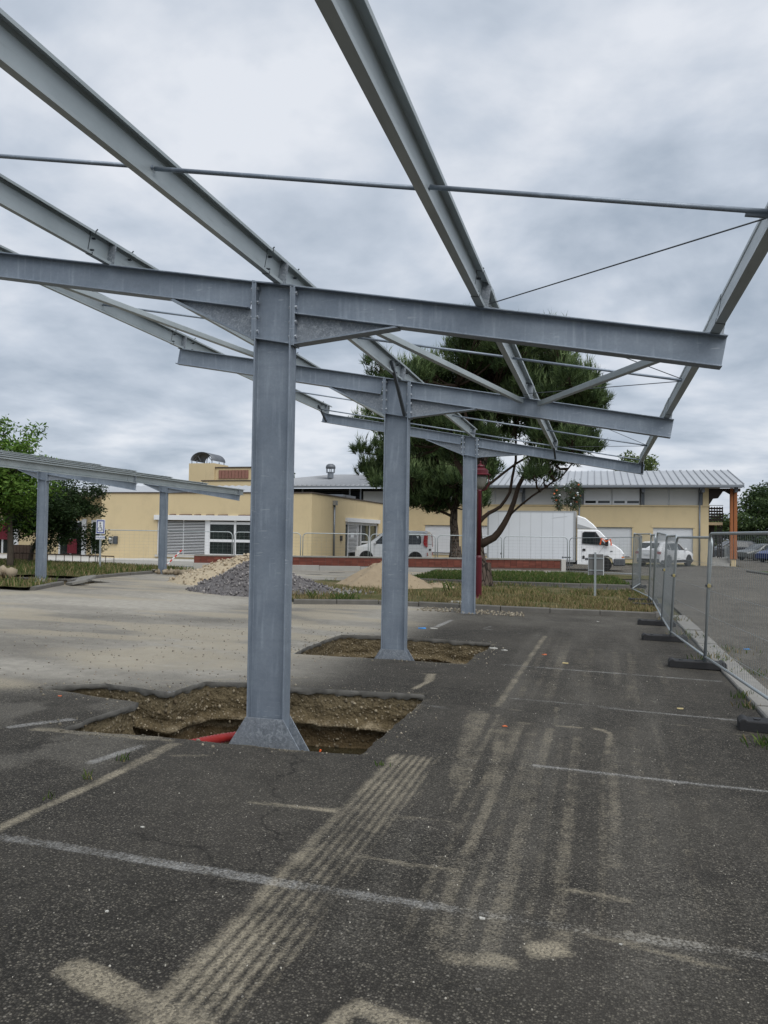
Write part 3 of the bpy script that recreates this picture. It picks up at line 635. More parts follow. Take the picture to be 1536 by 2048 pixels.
# dusty middle ground between island and wall
V, F = sheet(np.linspace(-24, -6.0, 70), np.linspace(24.5, 34.5, 40), lambda a, b: GZ(a, b)-.002, holes=(PITS[3],), keep=lambda a, b: (b < 38.6+.36*a+.2) & ~inpoly(a, b, LW)); tag(npmesh('yard', V, F, 'road_asphalt', smooth=True), kind='structure')

# ------------------------------------------------------------------ heaps
def heap(name, label, c, peak, rx, ry, h, mat, stones, lo, hi, smin, smax, seed, rot=0., cone=1.0, group=None):
    root = thing(name, label, 'heap', (c[0], c[1], gz(*c)), 0, group)
    nr, na = 36, 90; rr_ = np.linspace(0, 1, nr)**.85; an = np.linspace(0, 2*np.pi, na, endpoint=False)
    Rr, An = np.meshgrid(rr_, an, indexing='ij')
    wob = 1+.22*(fbm(np.cos(An)*1.6+5, np.sin(An)*1.6+5, seed, 3)-.5)*2
    lx, ly = Rr*np.cos(An)*rx*wob, Rr*np.sin(An)*ry*wob; ca, sa = math.cos(rot), math.sin(rot)
    X_ = c[0]+lx*ca-ly*sa+(peak[0]-c[0])*(1-Rr)**1.3; Y_ = c[1]+lx*sa+ly*ca+(peak[1]-c[1])*(1-Rr)**1.3
    prof = np.clip(1-Rr**cone, 0, 1)*(.86+.28*fbm(X_*2, Y_*2, seed+2, 4)); prof = prof*(1-.10*np.exp(-(Rr/.12)**2))
    Z_ = GZ(X_, Y_)+h*prof+.05*(fbm(X_*7, Y_*7, seed+4, 3)-.5)*smooth(1., .85, Rr)-.04*smooth(.9, 1., Rr)
    V_ = np.stack([X_, Y_, Z_], -1).reshape(-1, 3); i = np.arange((nr-1)*na); r_, c_ = i//na, i % na
    F_ = np.stack([r_*na+c_, (r_+1)*na+c_, (r_+1)*na+(c_+1) % na, r_*na+(c_+1) % na], 1)
    npmesh('mound', V_, F_, mat, root, smooth=True)
    k = rng.integers(0, len(V_), stones); sz = rng.uniform(smin, smax, stones)
    sp_ = rng.normal(0, .05, (stones, 3)); sp_[:, 2] = np.abs(sp_[:, 2])*.2
    rocks('loose_stones', V_[k]+sp_, sz, stone_cols(stones, lo, hi), root)
    return root
heap('rubble_heap', 'pale beige heap of crumbly rubble behind the dark gravel heap', (-10.5, 21.2), (-10.0, 21.1), 2.2, 1.7, .95, 'rubble_heap', 1600, (.26, .20, .13), (.50, .43, .32), .012, .045, 71, .1, .95)
heap('gravel_heap', 'dark grey gravel heap partly hidden behind the front column', (-8.35, 18.7), (-8.6, 18.6), 2.2, 1.5, .84, 'gravel_heap', 2600, (.06, .055, .06), (.30, .28, .27), .012, .04, 72, .1, .95)
heap('sand_heap', 'smooth tan sand heap behind the second column', (-6.1, 22.2), (-6.15, 22.3), 1.6, 1.25, .92, 'sand_heap', 250, (.26, .20, .13), (.40, .32, .22), .008, .02, 73, .1, .92)
heap('low_sand_heap', 'low spread of sand right beside the taller sand heap', (-4.6, 22.9), (-4.6, 22.9), .9, .6, .22, 'sand_heap', 120, (.26, .20, .13), (.40, .32, .22), .008, .02, 74, .1, .9)
n_ = 500; ang = rng.uniform(0, 6.28, n_); q = np.c_[-7.0+rng.normal(0, .55, n_), 19.2+rng.normal(0, .45, n_)]
o = rocks('scattered_gravel', np.c_[q, zi(q[:, 0], q[:, 1])+.01], rng.uniform(.012, .05, n_), stone_cols(n_, (.10, .10, .10), (.42, .41, .39))); tag(o, 'loose gravel scattered beside the dark heap', 'gravel')
# loose grit on the dusty asphalt
n_ = 900; q = np.c_[rng.uniform(-9, -3.2, n_), rng.uniform(6.8, 13, n_)]
ok = ~inpoly(q[:, 0], q[:, 1], PITS[0]) & ~inpoly(q[:, 0], q[:, 1], PITS[1]); q = q[ok]
o = rocks('loose_grit', np.c_[q, lot_z(q[:, 0], q[:, 1])+.003], rng.uniform(.004, .014, len(q)), stone_cols(len(q), (.10, .085, .065), (.34, .30, .24))); tag(o, 'loose grit strewn over the dusty asphalt', 'grit')
n_ = 700; q = np.c_[rng.uniform(-3, 1.5, n_), 1.4+rng.uniform(0, 1, n_)**1.5*9]; q = q[~inpoly(q[:, 0], q[:, 1], PITS[0])]
o = rocks('asphalt_grit', np.c_[q, lot_z(q[:, 0], q[:, 1])+.002], rng.uniform(.0025, .006, len(q)), stone_cols(len(q), (.16, .15, .13), (.5, .47, .4))); tag(o, 'tiny pale chippings lying on the dark asphalt', 'grit')
# rubble where the third column stands
n_ = 260; q = np.c_[rng.uniform(-3.8, -1.5, n_), 16.35+rng.uniform(0, 1, n_)*.85]
o = rocks('footing_rubble', np.c_[q, lot_z(q[:, 0], q[:, 1])+.012], rng.uniform(.010, .034, len(q)), stone_cols(len(q), (.14, .115, .08), (.34, .30, .23))); tag(o, 'broken pale rubble around the foot of the third column', 'rubble')
n_ = 60; q = np.c_[rng.uniform(-17.4, -15.6, n_), 16.6+rng.uniform(0, 1, n_)*1.6]
o = rocks('dug_up_lumps', np.c_[q, zl(q[:, 0], q[:, 1])+.12], rng.uniform(.08, .24, len(q)), stone_cols(len(q), (.16, .125, .08), (.34, .28, .20))); tag(o, 'dug up earth lumps beside the left column', 'rubble')
n_ = 40; q = np.c_[rng.uniform(-14.3, -13.2, n_), 23.0+rng.uniform(0, 1, n_)*.9]
o = rocks('dug_up_lumps', np.c_[q, GZ(q[:, 0], q[:, 1])+.08], rng.uniform(.05, .16, len(q)), stone_cols(len(q), (.16, .125, .08), (.30, .25, .18))); tag(o, 'dug up earth lumps beside the far left column', 'rubble')

# ================================================================== STEEL CARPORTS
def iprof(h, b, tw, tf):     # I-section: first axis along the flanges, second along the height, centred
    return [(-b/2, -h/2), (b/2, -h/2), (b/2, -h/2+tf), (tw/2, -h/2+tf), (tw/2, h/2-tf), (b/2, h/2-tf), (b/2, h/2), (-b/2, h/2), (-b/2, h/2-tf), (-tw/2, h/2-tf), (-tw/2, -h/2+tf), (-b/2, -h/2+tf)]
def sigma(t=.005, H=.20, Bf=.062, lip=.020, k=0.0):
    c = [(Bf+k, lip), (Bf+k, -k), (-k, -k), (-k, .030), (.007-k, .038), (.007-k, H-.038), (-k, H-.030), (-k, H+k), (Bf+k, H+k), (Bf+k, H-lip)]
    inn = [(Bf+k-t, lip), (Bf+k-t, t-k), (t-k, t-k), (t-k, .029), (.007+t-k, .037), (.007+t-k, H-.037), (t-k, H-.029), (t-k, H-t+k), (Bf+k-t, H-t+k), (Bf+k-t, H-lip)]
    return c+inn[::-1]
BOLT = MB(); BOLT.lathe([(.0, -.034), (.016, -.034), (.016, -.022), (.010, -.022), (.010, .022), (.016, .022), (.016, .034), (0, .034)], n=6, axis='X'); BOLT_ME = BOLT.mesh('bolt'); BOLT_ME.materials.append(MATS['zinc_bolt'])
def bolt(parent, p):
    o = bpy.data.objects.new('bolt', BOLT_ME); COL.objects.link(o); o.parent = parent; o.location = Vector(p)-ORG[parent.name]
def carport(label, group, x0, zt, m, xl, xr, frames, pur, ystart, yend, bh, hh, bases, hauL, hauR, secs, bolts=True):
    root = thing('steel_carport', label, 'carport', (x0, frames[-1], gz(x0, frames[-1])), 0, group)
    nrm = math.hypot(1, m); U = Vector((1, 0, m))/nrm; Vv = Vector((-m, 0, 1))/nrm; YY = Vector((0, 1, 0))
    zr = lambda x: zt+m*(x-x0)
    for fi, yf in enumerate(frames):
        w, b, bhh, bb = secs[fi]; yc = yf+b/2; zb = bases[fi]; xa, xb = x0-w/2, x0+w/2; h_ = hh*w/secs[-2 if len(secs) > 1 else 0][0] if False else hh*(w/.334)
        # column
        prof = [(q[1], q[0]) for q in iprof(w, b, .009, .0135)]
        c = MB().ext(prof, (x0, yc, zb), (1, 0, 0), (0, 1, 0), (0, 0, 1), 1.0, top=lambda p: Vector((p.x, p.y, zr(p.x)-.012)))
        col = c.build('column', 'galvanised', root, bevel=.003)
        # cap, stiffener plates between the flanges
        MB().ext([(xa-.016, zr(xa)-.0115), (xb+.016, zr(xb)-.0115), (xb+.016, zr(xb)), (xa-.016, zr(xa))], (0, yf-.002, 0), (1, 0, 0), (0, 0, 1), (0, 1, 0), b+.004).build('cap_plate', 'galvanised', col)
        for ys_ in ((yf+.003, yc-.006), (yc+.006, yf+b-.003)):
            MB().ext([(xa+.0145, zr(xa)-h_), (xb-.0145, zr(xb)-h_), (xb-.0145, zr(xb)-h_+.010), (xa+.0145, zr(xa)-h_+.010)], (0, ys_[0], 0), (1, 0, 0), (0, 0, 1), (0, 1, 0), ys_[1]-ys_[0]).build('stiffener', 'galvanised', col)
        # flared base plates
        zf = max(bases[fi]+.02, .15 if fi == len(frames)-3 else (.14 if fi == len(frames)-2 else .05)) if bolts else zb+.32
        dz = zf-zb; fl = .62*dz
        for yp in (yf-.012, yf+b+.001):
            MB().ext([(xa-fl, zb+.012), (xb+fl, zb+.012), (xb+.001, zf), (xa-.001, zf)], (0, yp, 0), (1, 0, 0), (0, 0, 1), (0, 1, 0), .011).build('base_gusset', 'galvanised_spangle', col, bevel=.0015)
        MB().box((xa-fl-.03, yf-.05, zb-.012), (xb+fl+.03, yf+b+.05, zb+.011)).build('base_plate', 'galvanised', col)
        MB().box((xa-fl-.22, yf-.28, zb-.55), (xb+fl+.22, yf+b+.28, zb-.013)).build('footing', 'concrete', col)
        # rafters left and right with haunches and end plates
        for s_, xe, hx in ((-1, xl, hauL), (1, xr, hauR)):
            xs_ = xb+.030 if s_ > 0 else xa-.030
            o_ = Vector((xs_, yc, zr(xs_)))-Vv*(bhh/2); ln = abs(xe-xs_)*nrm
            raf = MB().ext(iprof(bhh, bb, .0075, .0115), o_, YY, Vv, U*s_, ln).build('rafter', 'galvanised', root, bevel=.003)
            zbm = lambda x: zr(x)-bhh/ Vv.z
            xh = x0+hx
            hz = zr(xs_)-h_
            ta, tb = .0, .0
            MB().ext([(xs_, zbm(xs_)-.001), (xh, zbm(xh)-.001), (xs_, hz+.012)], (0, yc-.004, 0), (1, 0, 0), (0, 0, 1), (0, 1, 0), .008).build('haunch_web', 'galvanised_spangle', raf)
            MB().ext([(xs_, hz), (xh+s_*.03, zbm(xh)-.012), (xh, zbm(xh)-.001), (xs_, hz+.012)], (0, yc-bb/2, 0), (1, 0, 0), (0, 0, 1), (0, 1, 0), bb).build('haunch_flange', 'galvanised', raf)
            xp = xb+.0005 if s_ > 0 else xa-.0295
            MB().ext([(xp, zr(xp)-h_-.012), (xp+.029, zr(xp+.029)-h_-.012), (xp+.029, zr(xp+.029)+.003), (xp, zr(xp)+.003)], (0, yc-bb/2-.004, 0), (1, 0, 0), (0, 0, 1), (0, 1, 0), bb+.008).build('end_plate', 'galvanised', raf, bevel=.002)
            if bolts:
                xm = (xb+.008) if s_ > 0 else (xa-.008)
                for r_ in (.13, .37, .62, .87):
                    for yy in (-.036, .036): bolt(raf, (xm, yc+yy, zr(xm)-h_*r_))
    # purlins with sleeves and cleats at every frame
    Wy = Vector((0, 1, 0))
    for px in pur:
        o_ = Vector((px, ystart, zr(px)))+Vv*.004
        pu = MB().ext(sigma(), o_, U, Vv, Wy, yend-ystart).build('purlin', 'purlin_steel', root)
        for fi, yf in enumerate(frames):
            yc = yf+secs[fi][1]/2
            y0_, y1_ = yc-.30, min(yc+.30, yend-.03)
            MB().ext(sigma(k=.0035), Vector((px, y0_, zr(px)))+Vv*.004, U, Vv, Wy, y1_-y0_).build('sleeve', 'purlin_steel', pu)
            MB().ext(sigma(t=.009, k=.0022), Vector((px, y0_-.010, zr(px)))+Vv*.004, U, Vv, Wy, .009).build('joint_gap', 'dark_steel', pu)
            p = Vector((px, 0, zr(px)))
            MB().ext([(.008, .003), (.092, .003), (.085, .17), (.045, .215), (.012, .215)], p+Vector((0, yc-.035, 0)), U, Vv, Wy, .006).build('cleat', 'galvanised_spangle', pu)
            MB().ext([(-.012, .0), (.10, .0), (.10, .0032), (-.012, .0032)], p+Vector((0, yc-.055, 0)), U, Vv, Wy, .11).build('cleat_foot', 'galvanised', pu)
            if bolts:
                for yy in (-.27, .27):
                    if yc+yy < yend-.04:
                        for hv in (.05, .15): MB().tube(p+U*.012+Vv*hv+Wy*(yc+yy), p+U*.045+Vv*hv+Wy*(yc+yy), .009, 6).build('sleeve_bolt', 'dark_steel', pu)
                        MB().tube(p+U*.02+Vv*(.20)+Wy*(yc+yy), p+U*.05+Vv*(.235)+Wy*(yc+yy), .006, 6).build('sleeve_bolt', 'dark_steel', pu)
    return root, zr, U, Vv

X0, ZT, MS = -2.6626, 3.80, -0.1783
FR = [0.9, 5.99, 10.143, 16.376]
PUR = [-6.00, -4.33, -2.655, -0.94, 0.77]
C1, zr, U_, V_ = carport('large galvanised steel carport frame over the dark asphalt bays', 'galvanised steel carports', X0, ZT, MS, -6.012, 0.89, FR, PUR, 0.4, 16.72, .235, .495,
                         [-.28, -.26, -.20, -.12], -.95, 1.06, [(.334, .14, .235, .12), (.334, .14, .235, .12), (.334, .14, .235, .12), (.284, .13, .205, .11)])
rp = lambda x, y, off: Vector((x, y, zr(x)))+V_*off
# tie tubes between neighbouring purlins, wire bracing, roof braces and fly braces
for yt in (4.10, 8.28, 14.1, 16.22):
    for a, b in zip(PUR[:-1], PUR[1:]):
        jj = random.uniform(-.02, .02); off = .10 if yt < 16 else .055
        MB().tube(rp(a+.022, yt+jj, off), rp(b+.016, yt+jj, off), .0135, 10).build('tie_tube', 'galvanised', C1, smooth=True)
def wire(a, b, r=.0045): MB().tube(a, b, r, 6).build('bracing_wire', 'wire_steel', C1, smooth=True)
E5, D4 = PUR[4], PUR[3]
wire(rp(D4+.05, 6.13, .05), rp(E5, 4.16, .10)); wire(rp(D4+.05, 6.13, .05), rp(E5, 8.22, .10)); wire(rp(D4+.05, 10.1, .05), rp(E5, 8.34, .10)); wire(rp(D4+.05, 10.3, .05), rp(E5, 14.05, .10)); wire(rp(D4+.05, 16.3, .05), rp(E5, 14.15, .10))
for yt in (4.13, 8.28, 14.1): MB().tube(rp(E5-.10, yt, .10), rp(E5+.02, yt, .10), .014, 8).build('wire_tensioner', 'galvanised', C1)
def brace(a, b, s=.05, name='roof_brace', mat='purlin_steel'):
    a, b = Vector(a), Vector(b); d = b-a; d.normalize(); u = Vector((0, 0, 1)).cross(d).normalized(); v = d.cross(u)
    h = s/2; MB().ext([(-h, -h), (h, -h), (h, h), (-h, h)], a, u, v, d, (b-a).length).build(name, mat, C1, bevel=.004)
brace(rp(-2.38, 6.135, -.06), rp(-.97, 10.14, -.055), .06); brace(rp(.70, 6.135, -.06), rp(-.74, 10.14, -.055), .06); brace(rp(-5.55, 6.135, -.06), rp(-4.25, 10.14, -.055), .06)
brace((-2.60, 9.62, 3.93), (-2.545, 10.15, 3.30), .04, 'fly_brace', 'dark_steel')
for px in (PUR[0], PUR[3], PUR[4]): brace(rp(px+.03, 15.95, .10), Vector((px+.06, 16.44, zr(px)-.20)), .035, 'fly_brace', 'dark_steel')

F2 = [11.9, 18.1, 24.3]
PU2 = [-17.78, -16.3, -14.83, -13.4, -12.0]
C2, zr2, U2, V2 = carport('smaller galvanised steel carport frame standing on the lawn edge at left', 'galvanised steel carports', -14.85, 3.42, -.16, -17.85, -11.9, F2, PU2, 10.6, 24.75, .20, .46,
                          [-.15, -.15, -.1], -.8, .9, [(.27, .13, .20, .10)]*3, bolts=False)
for yt in (15.0, 21.2):
    for a, b in zip(PU2[:-1], PU2[1:]):
        MB().tube(Vector((a+.02, yt, zr2(a)))+V2*.1, Vector((b+.016, yt, zr2(b)))+V2*.1, .014, 8).build('tie_tube', 'galvanised', C2, smooth=True)

# ------------------------------------------------------------------ things lying in the pit
p0, p1 = Vector((-3.30, 5.36, -.03)), Vector((-2.93, 6.45, -.11))
k = 60; pts = [p0+(p1-p0)*(i/k)+Vector((0, 0, .02*math.sin(math.pi*i/k))) for i in range(k+1)]
o = MB().path(pts, [.042 if i % 2 else .035 for i in range(k+1)], 12).build('corrugated_pipe', 'red_pipe', smooth=True); tag(o, 'red corrugated conduit entering the front pit beside the column foot', 'pipe')
r_ = thing('conduit', 'pale plastic conduit end with orange tip at the pit edge', 'pipe', (-2.3, 5.85, -.1))
MB().path([(-2.36, 5.95, -.13), (-2.2, 5.85, -.075), (-2.02, 5.72, -.03)], .012, 8).build('tube', 'pale_pipe', r_, smooth=True); MB().tube((-2.10, 5.77, -.045), (-2.085, 5.77, .0), .008, 6).build('tip', 'orange_plastic', r_)

# ================================================================== SITE FENCE
def fence_panel(name, label, a, b, h, lean=(0, 0), z0a=None, z0b=None, rad=.12, tr_=.019, wires=True, pitch=.075, group='mesh site fence panels', wr=.0023, rows=(.25, .62, .95, 1.3, 1.62)):
    za = (gz(*a) if z0a is None else z0a)+.10; zb = (gz(*b) if z0b is None else z0b)+.10
    root = thing(name, label, 'fence', (a[0], a[1], za-.10), 0, group)
    A, B = Vector((a[0], a[1], za)), Vector((b[0], b[1], zb)); d = B-A; ln = d.length; Lx = Vector((lean[0], lean[1], 0))
    P_ = lambda s, z: A+d*s+Vector((0, 0, z))+Lx*(z/h)
    ro = rad/ln; pts = [P_(0, -.08)]; pts += [P_(0, h-rad)]
    for i in range(1, 6): t_ = i/6*math.pi/2; pts.append(P_(ro*(1-math.cos(t_)), h-rad+rad*math.sin(t_)))
    pts.append(P_(ro, h)); pts.append(P_(1-ro, h))
    for i in range(1, 6): t_ = i/6*math.pi/2; pts.append(P_(1-ro+ro*math.sin(t_), h-rad+rad*math.cos(t_)))
    pts += [P_(1, h-rad), P_(1, -.08)]
    MB().path(pts, tr_, 10).build('frame', 'fence_zinc', root, smooth=True)
    MB().tube(P_(0, .06), P_(1, .06), tr_*.9, 8).build('bottom_rail', 'fence_zinc', root, smooth=True)
    m_ = MB(); n = int(ln/pitch)
    for i in range(1, n): m_.tube(P_(i/n, .05), P_(i/n, h-.005), wr, 3, cap=False)
    for z in rows:
        if z < h-.1: m_.tube(P_(0, z), P_(1, z), wr*1.1, 3, cap=False)
    o = m_.build('wire_mesh', 'fence_wire', root, fix=False); o['kind'] = 'stuff'
    return root
FOOT = None
def fence_foot(label, x, y, z, rz=0.0, group='black fence feet', sc=1.0):
    global FOOT
    root = thing('fence_block', label, 'fence foot', (x, y, z), rz, group)
    if FOOT is None:
        m_ = MB().ext([(-.36, 0), (.36, 0), (.36, .085), (.33, .115), (.30, .115), (.285, .10), (-.285, .10), (-.30, .115), (-.33, .115), (-.36, .085)], (0, -.11, 0), (1, 0, 0), (0, 0, 1), (0, 1, 0), .22)
        hs = MB()
        for xx in (-.2, .0, .2): hs.tube((xx, 0, .095), (xx, 0, .109), .03, 12)
        FOOT = (m_.mesh('block'), hs.mesh('sockets'))
        FOOT[0].materials.append(MATS['rubber_block']); FOOT[1].materials.append(MATS['black_plastic'])
    o = bpy.data.objects.new('block', FOOT[0]); COL.objects.link(o); o.parent = root
    m = o.modifiers.new('bevel', 'BEVEL'); m.width = .012; m.segments = 2
    o = bpy.data.objects.new('sockets', FOOT[1]); COL.objects.link(o); o.parent = root
    return root
J = [(1.78, 4.4), (1.70, 7.75), (1.38, 11.2), (1.18, 13.95), (1.22, 16.4), (1.27, 19.75), (1.26, 21.2), (.96, 24.2), (1.39, 28.3)]
LB_ = ['mesh fence panel nearest the camera, cut off by the right edge', 'mesh fence panel at the right with its rounded corner and the cars behind it', 'second mesh fence panel from the right edge, beside the kerb', 'third mesh fence panel from the right, leaning over the kerb', 'fourth mesh fence panel from the right, ending on the grass island', 'short overlapping mesh fence panel in front of the white parked car', 'mesh fence panel crossing the grass island edge', 'mesh fence panel turning the corner beside the white lorry']
for i in range(8):
    a, b = J[i], J[i+1]; d = Vector((b[0]-a[0], b[1]-a[1])).normalized()*.025
    fence_panel('mesh_fence', LB_[i], (a[0]+d.x, a[1]+d.y), (b[0]-d.x, b[1]-d.y), 1.68+.03*math.sin(i*2.1), lean=(.09 if 1 < i < 5 else .05, 0), z0a=gz(*a)+(.07 if i in (5, 6, 7) else 0), z0b=gz(*b)+(.07 if i in (4, 5, 6) else 0), pitch=.07 if i < 4 else .10)
FL = ['black fence foot nearest the camera at the far right', 'black fence foot beside the leaning post, front of the row', 'second black fence foot behind the front one on the asphalt', 'third black fence foot along the asphalt, near the island kerb', 'black fence foot half sunk in grass on the island', 'black fence foot on the island behind the sunken one', 'black fence foot on the lane behind the island', 'black fence foot at the fence corner by the lorry']
for i in range(1, 9):
    x_, y_ = J[i]; fence_foot(FL[i-1], x_-.10 if i < 5 else x_-.15, y_, gz(x_, y_)+(.07 if i in (5, 6) else 0), R(random.uniform(-7, 3)) if i > 1 else R(-5))
# couplers
for i in (2, 3, 4):
    r_ = thing('fence_coupler', ['brass coloured clamp joining fence posts at the front', 'brass coloured clamp on the second pair of fence posts', 'brass coloured clamp on the third pair of fence posts'][i-2], 'clamp', (J[i][0]+.05, J[i][1], gz(*J[i])+1.12), 0, 'fence clamps')
    MB().box((J[i][0]+.005, J[i][1]-.055, gz(*J[i])+1.09), (J[i][0]+.085, J[i][1]+.055, gz(*J[i])+1.125)).build('plate', 'dark_steel', r_, bevel=.006); MB().lathe([(0, 0), (.024, 0), (.03, .02), (.02, .035), (0, .035)], (J[i][0]+.045, J[i][1]-.058, gz(*J[i])+1.108), 10, 'Y').build('nut', 'brass', r_)
# back run of the fence, along the brick wall
def back(u): return (-22.6+21.2*u, 31.2+7.2*u)       # u 0..1 from the lawn to the lorry
PB = [back(u) for u in np.linspace(0, 1, 8)]
BL_ = ['far mesh fence panel in front of the yellow wall with the meter box', 'far mesh fence panel in front of the slatted blind', 'far mesh fence panel in front of the curtained window', 'far mesh fence panel by the yellow house corner', 'far mesh fence panel in front of the small white van', 'far mesh fence panel behind the third carport column', 'far mesh fence panel in front of the lorry box', ]
for i in range(7):
    fence_panel('mesh_fence', BL_[i], (PB[i][0]+.05, PB[i][1]+.02), (PB[i+1][0]-.05, PB[i+1][1]-.02), 1.70, z0a=gz(*PB[i])-.08, z0b=gz(*PB[i+1])-.08, pitch=.22, wr=.0022, rad=.2, tr_=.021, rows=[.15*k_ for k_ in range(1, 11)])
KW = dict(pitch=.22, wr=.0022, rad=.2, rows=[.15*k_ for k_ in range(1, 11)])
fence_panel('mesh_fence', 'far mesh fence panel in front of the lorry cab', (PB[7][0]+.05, PB[7][1]-.02), (1.70, 35.5), 1.66, z0a=gz(*PB[7])-.08, z0b=gz(1.7, 35.5), **KW)
fence_panel('mesh_fence', 'mesh fence panel seen edge on behind the fence corner', (1.70, 35.45), (1.55, 31.95), 1.66, **KW)
fence_panel('mesh_fence', 'mesh fence panel seen edge on just behind the fence corner foot', (1.55, 31.9), (1.41, 28.4), 1.66, **KW)
fl2 = ['black fence foot at the lawn end of the far fence', 'black fence foot under the slatted blind', 'black fence foot behind the pale rubble heap', 'black fence foot at the far fence near the house corner', 'black fence foot behind the sand heap', 'black fence foot below the brick wall by the pine', 'black fence foot below the brick wall in front of the lorry box']
for i in range(7): fence_foot(fl2[i], PB[i][0]+.2, PB[i][1]-.05, gz(*PB[i])-.02, R(20))

# ================================================================== BUILDINGS
def rect(m_, x0, x1, z0, z1, y0, y1): return m_.box((x0, y0, z0), (x1, y1, z1))
def wallholes(m_, x0, x1, z0, z1, holes, y0, y1):
    """a wall along X with real openings: strips around the holes (x0, x1, z0, z1)"""
    cx = sorted({x0, x1, *[h[0] for h in holes], *[h[1] for h in holes]})
    for a, b in zip(cx[:-1], cx[1:]):
        zs = sorted([(h[2], h[3]) for h in holes if h[0] <= a+1e-6 and h[1] >= b-1e-6]); z = z0
        for p, q in zs:
            if p > z+1e-6: m_.box((a, y0, z), (b, y1, p))
            z = max(z, q)
        if z < z1-1e-6: m_.box((a, y0, z), (b, y1, z1))
    return m_
# ---- two-storey building at the right
YB = 55.0
RB = thing('school_building', 'two storey yellow building with grey metal roof and white shutters', 'building', (-3, YB, -.2))
gar = [(-12.15, -9.95), (-8.2, -5.7), (-4.3, -1.75), (-.38, 2.17), (3.51, 6.02)]
m_ = MB(); wallholes(m_, -14.2, 6.98, -.5, 3.80, [(a, b, .33, 2.37) for a, b in gar], YB, YB+.3); m_.build('wall', 'yellow_render', RB)
MB().box((6.68, YB+.302, -.5), (6.98, YB+9.5, 3.80)).build('side_wall', 'yellow_render', RB)
MB().box((-14.3, YB-.07, 3.802), (7.06, YB+.33, 3.88)).build('string_course', 'yellow_render', RB)
MB().box((-14.2, YB+.25, 3.882), (6.62, YB+.32, 5.2)).build('upper_wall', 'panel_grey', RB)
MB().box((6.62, YB+.01, 3.882), (6.98, YB+.33, 5.15)).build('corner_pillar', 'yellow_render', RB); MB().box((6.7, YB+.332, 3.882), (6.95, YB+9.4, 5.15)).build('upper_side_wall', 'yellow_render', RB)
for i, x_ in enumerate((-13.1, -9.1, -5.1, -1.17, 2.85, 6.5)):
    MB().box((x_-.10, YB-.02, 3.884), (x_+.10, YB+.24, 5.13)).build('pilaster', 'pilaster_grey', RB)
    for j, (a, b) in enumerate(((-3.88, -2.02), (-1.98, -.12))):
        xa, xb = x_+a+.02, x_+b-.02
        if i == 0: continue
        win = (i == 4)
        if not win: MB().box((xa, YB+.10, 3.90), (xb, YB+.248, 4.98)).build('panel', 'panel_grey', RB)
        else:
            w_ = thing; f_ = MB(); sl_ = [(xa+.10, xa+.80), (xa+.95, xb-.10)]
            wallholes(f_, xa, xb, 3.90, 4.98, [(p, q, 4.0, 4.17) for p, q in sl_], YB+.10, YB+.16); f_.build('window_frame', 'white_joinery', RB)
            for p, q in sl_: MB().box((p, YB+.17, 4.0), (q, YB+.18, 4.17)).build('pane', 'window_glass', RB)
    MB().box((x_-2.02, YB+.06, 3.90), (x_-1.98, YB+.248, 5.0)).build('mullion', 'white_joinery', RB) if i else None
for a, b in gar:
    s_ = MB(); n = 20
    for k in range(n):
        z = .35+(2.36-.35)*k/n; s_.ext([(0, z), (.012, z+.012), (.012, z+.088), (0, z+.1)], (a, YB+.12, 0), (0, -1, 0), (0, 0, 1), (1, 0, 0), b-a)
    g = s_.build('roller_shutter', 'shutter_white', RB); MB().box((a-.001, YB+.13, .30), (b+.001, YB+.2, 2.40)).build('shutter_back', 'shutter_white', g)
    MB().box((a+.15, YB+.06, .335), (b-.15, YB+.11, .40)).build('shutter_foot', 'void_dark', g); MB().box((a-.06, YB-.05, .25), (b+.06, YB+.1, .325)).build('sill', 'concrete_pale', g)
    MB().box((a-.12, YB-.025, 2.375), (b+.12, YB-.001, 2.72)).build('shutter_casing', 'yellow_render', g)
for x_ in (-9.35, -1.30, 6.42):
    p = MB().tube((x_, YB-.06, -.2), (x_, YB-.06, 4.75), .05, 10).tube((x_, YB-.06, 4.75), (x_, YB-.85, 5.02), .05, 10); p.build('downpipe', 'gutter', RB, smooth=True)
# roof: one pitch up to the ridge, standing seams, gutter, rafters ends
def roof(parent, x0, x1, ye, ze, yr, zr_, seam, x0r=None, x1r=None, thick=.10, nseam=True):
    x0r = x0 if x0r is None else x0r; x1r = x1 if x1r is None else x1r
    r_ = MB().add([(x0, ye, ze), (x1, ye, ze), (x1r, yr, zr_), (x0r, yr, zr_), (x0, ye, ze-thick), (x1, ye, ze-thick), (x1r, yr, zr_-thick), (x0r, yr, zr_-thick)], [(0, 1, 2, 3), (7, 6, 5, 4), (0, 4, 5, 1), (1, 5, 6, 2), (2, 6, 7, 3), (3, 7, 4, 0)]).build('roof', 'metal_roof', parent)
    n = int((x1-x0)/seam)
    for i in range(n+1):
        t_ = i/n; xa, xb = x0+(x1-x0)*t_, x0r+(x1r-x0r)*t_
        MB().add([(xa-.035, ye-.02, ze), (xa+.035, ye-.02, ze), (xb+.035, yr, zr_), (xb-.035, yr, zr_), (xa-.02, ye-.02, ze+.06), (xa+.02, ye-.02, ze+.06), (xb+.02, yr, zr_+.06), (xb-.02, yr, zr_+.06)], [(0, 1, 2, 3), (4, 5, 6, 7), (0, 1, 5, 4), (1, 2, 6, 5), (2, 3, 7, 6), (3, 0, 4, 7)]).build('seam', 'roof_seam', r_)
    MB().ext([(0, 0), (.14, 0), (.14, .13), (.12, .13), (.12, .02), (.02, .02), (.02, .13), (0, .13)], (x0, ye-.16, ze-.19), (0, 1, 0), (0, 0, 1), (1, 0, 0), x1-x0).build('gutter', 'gutter', r_)
    return r_
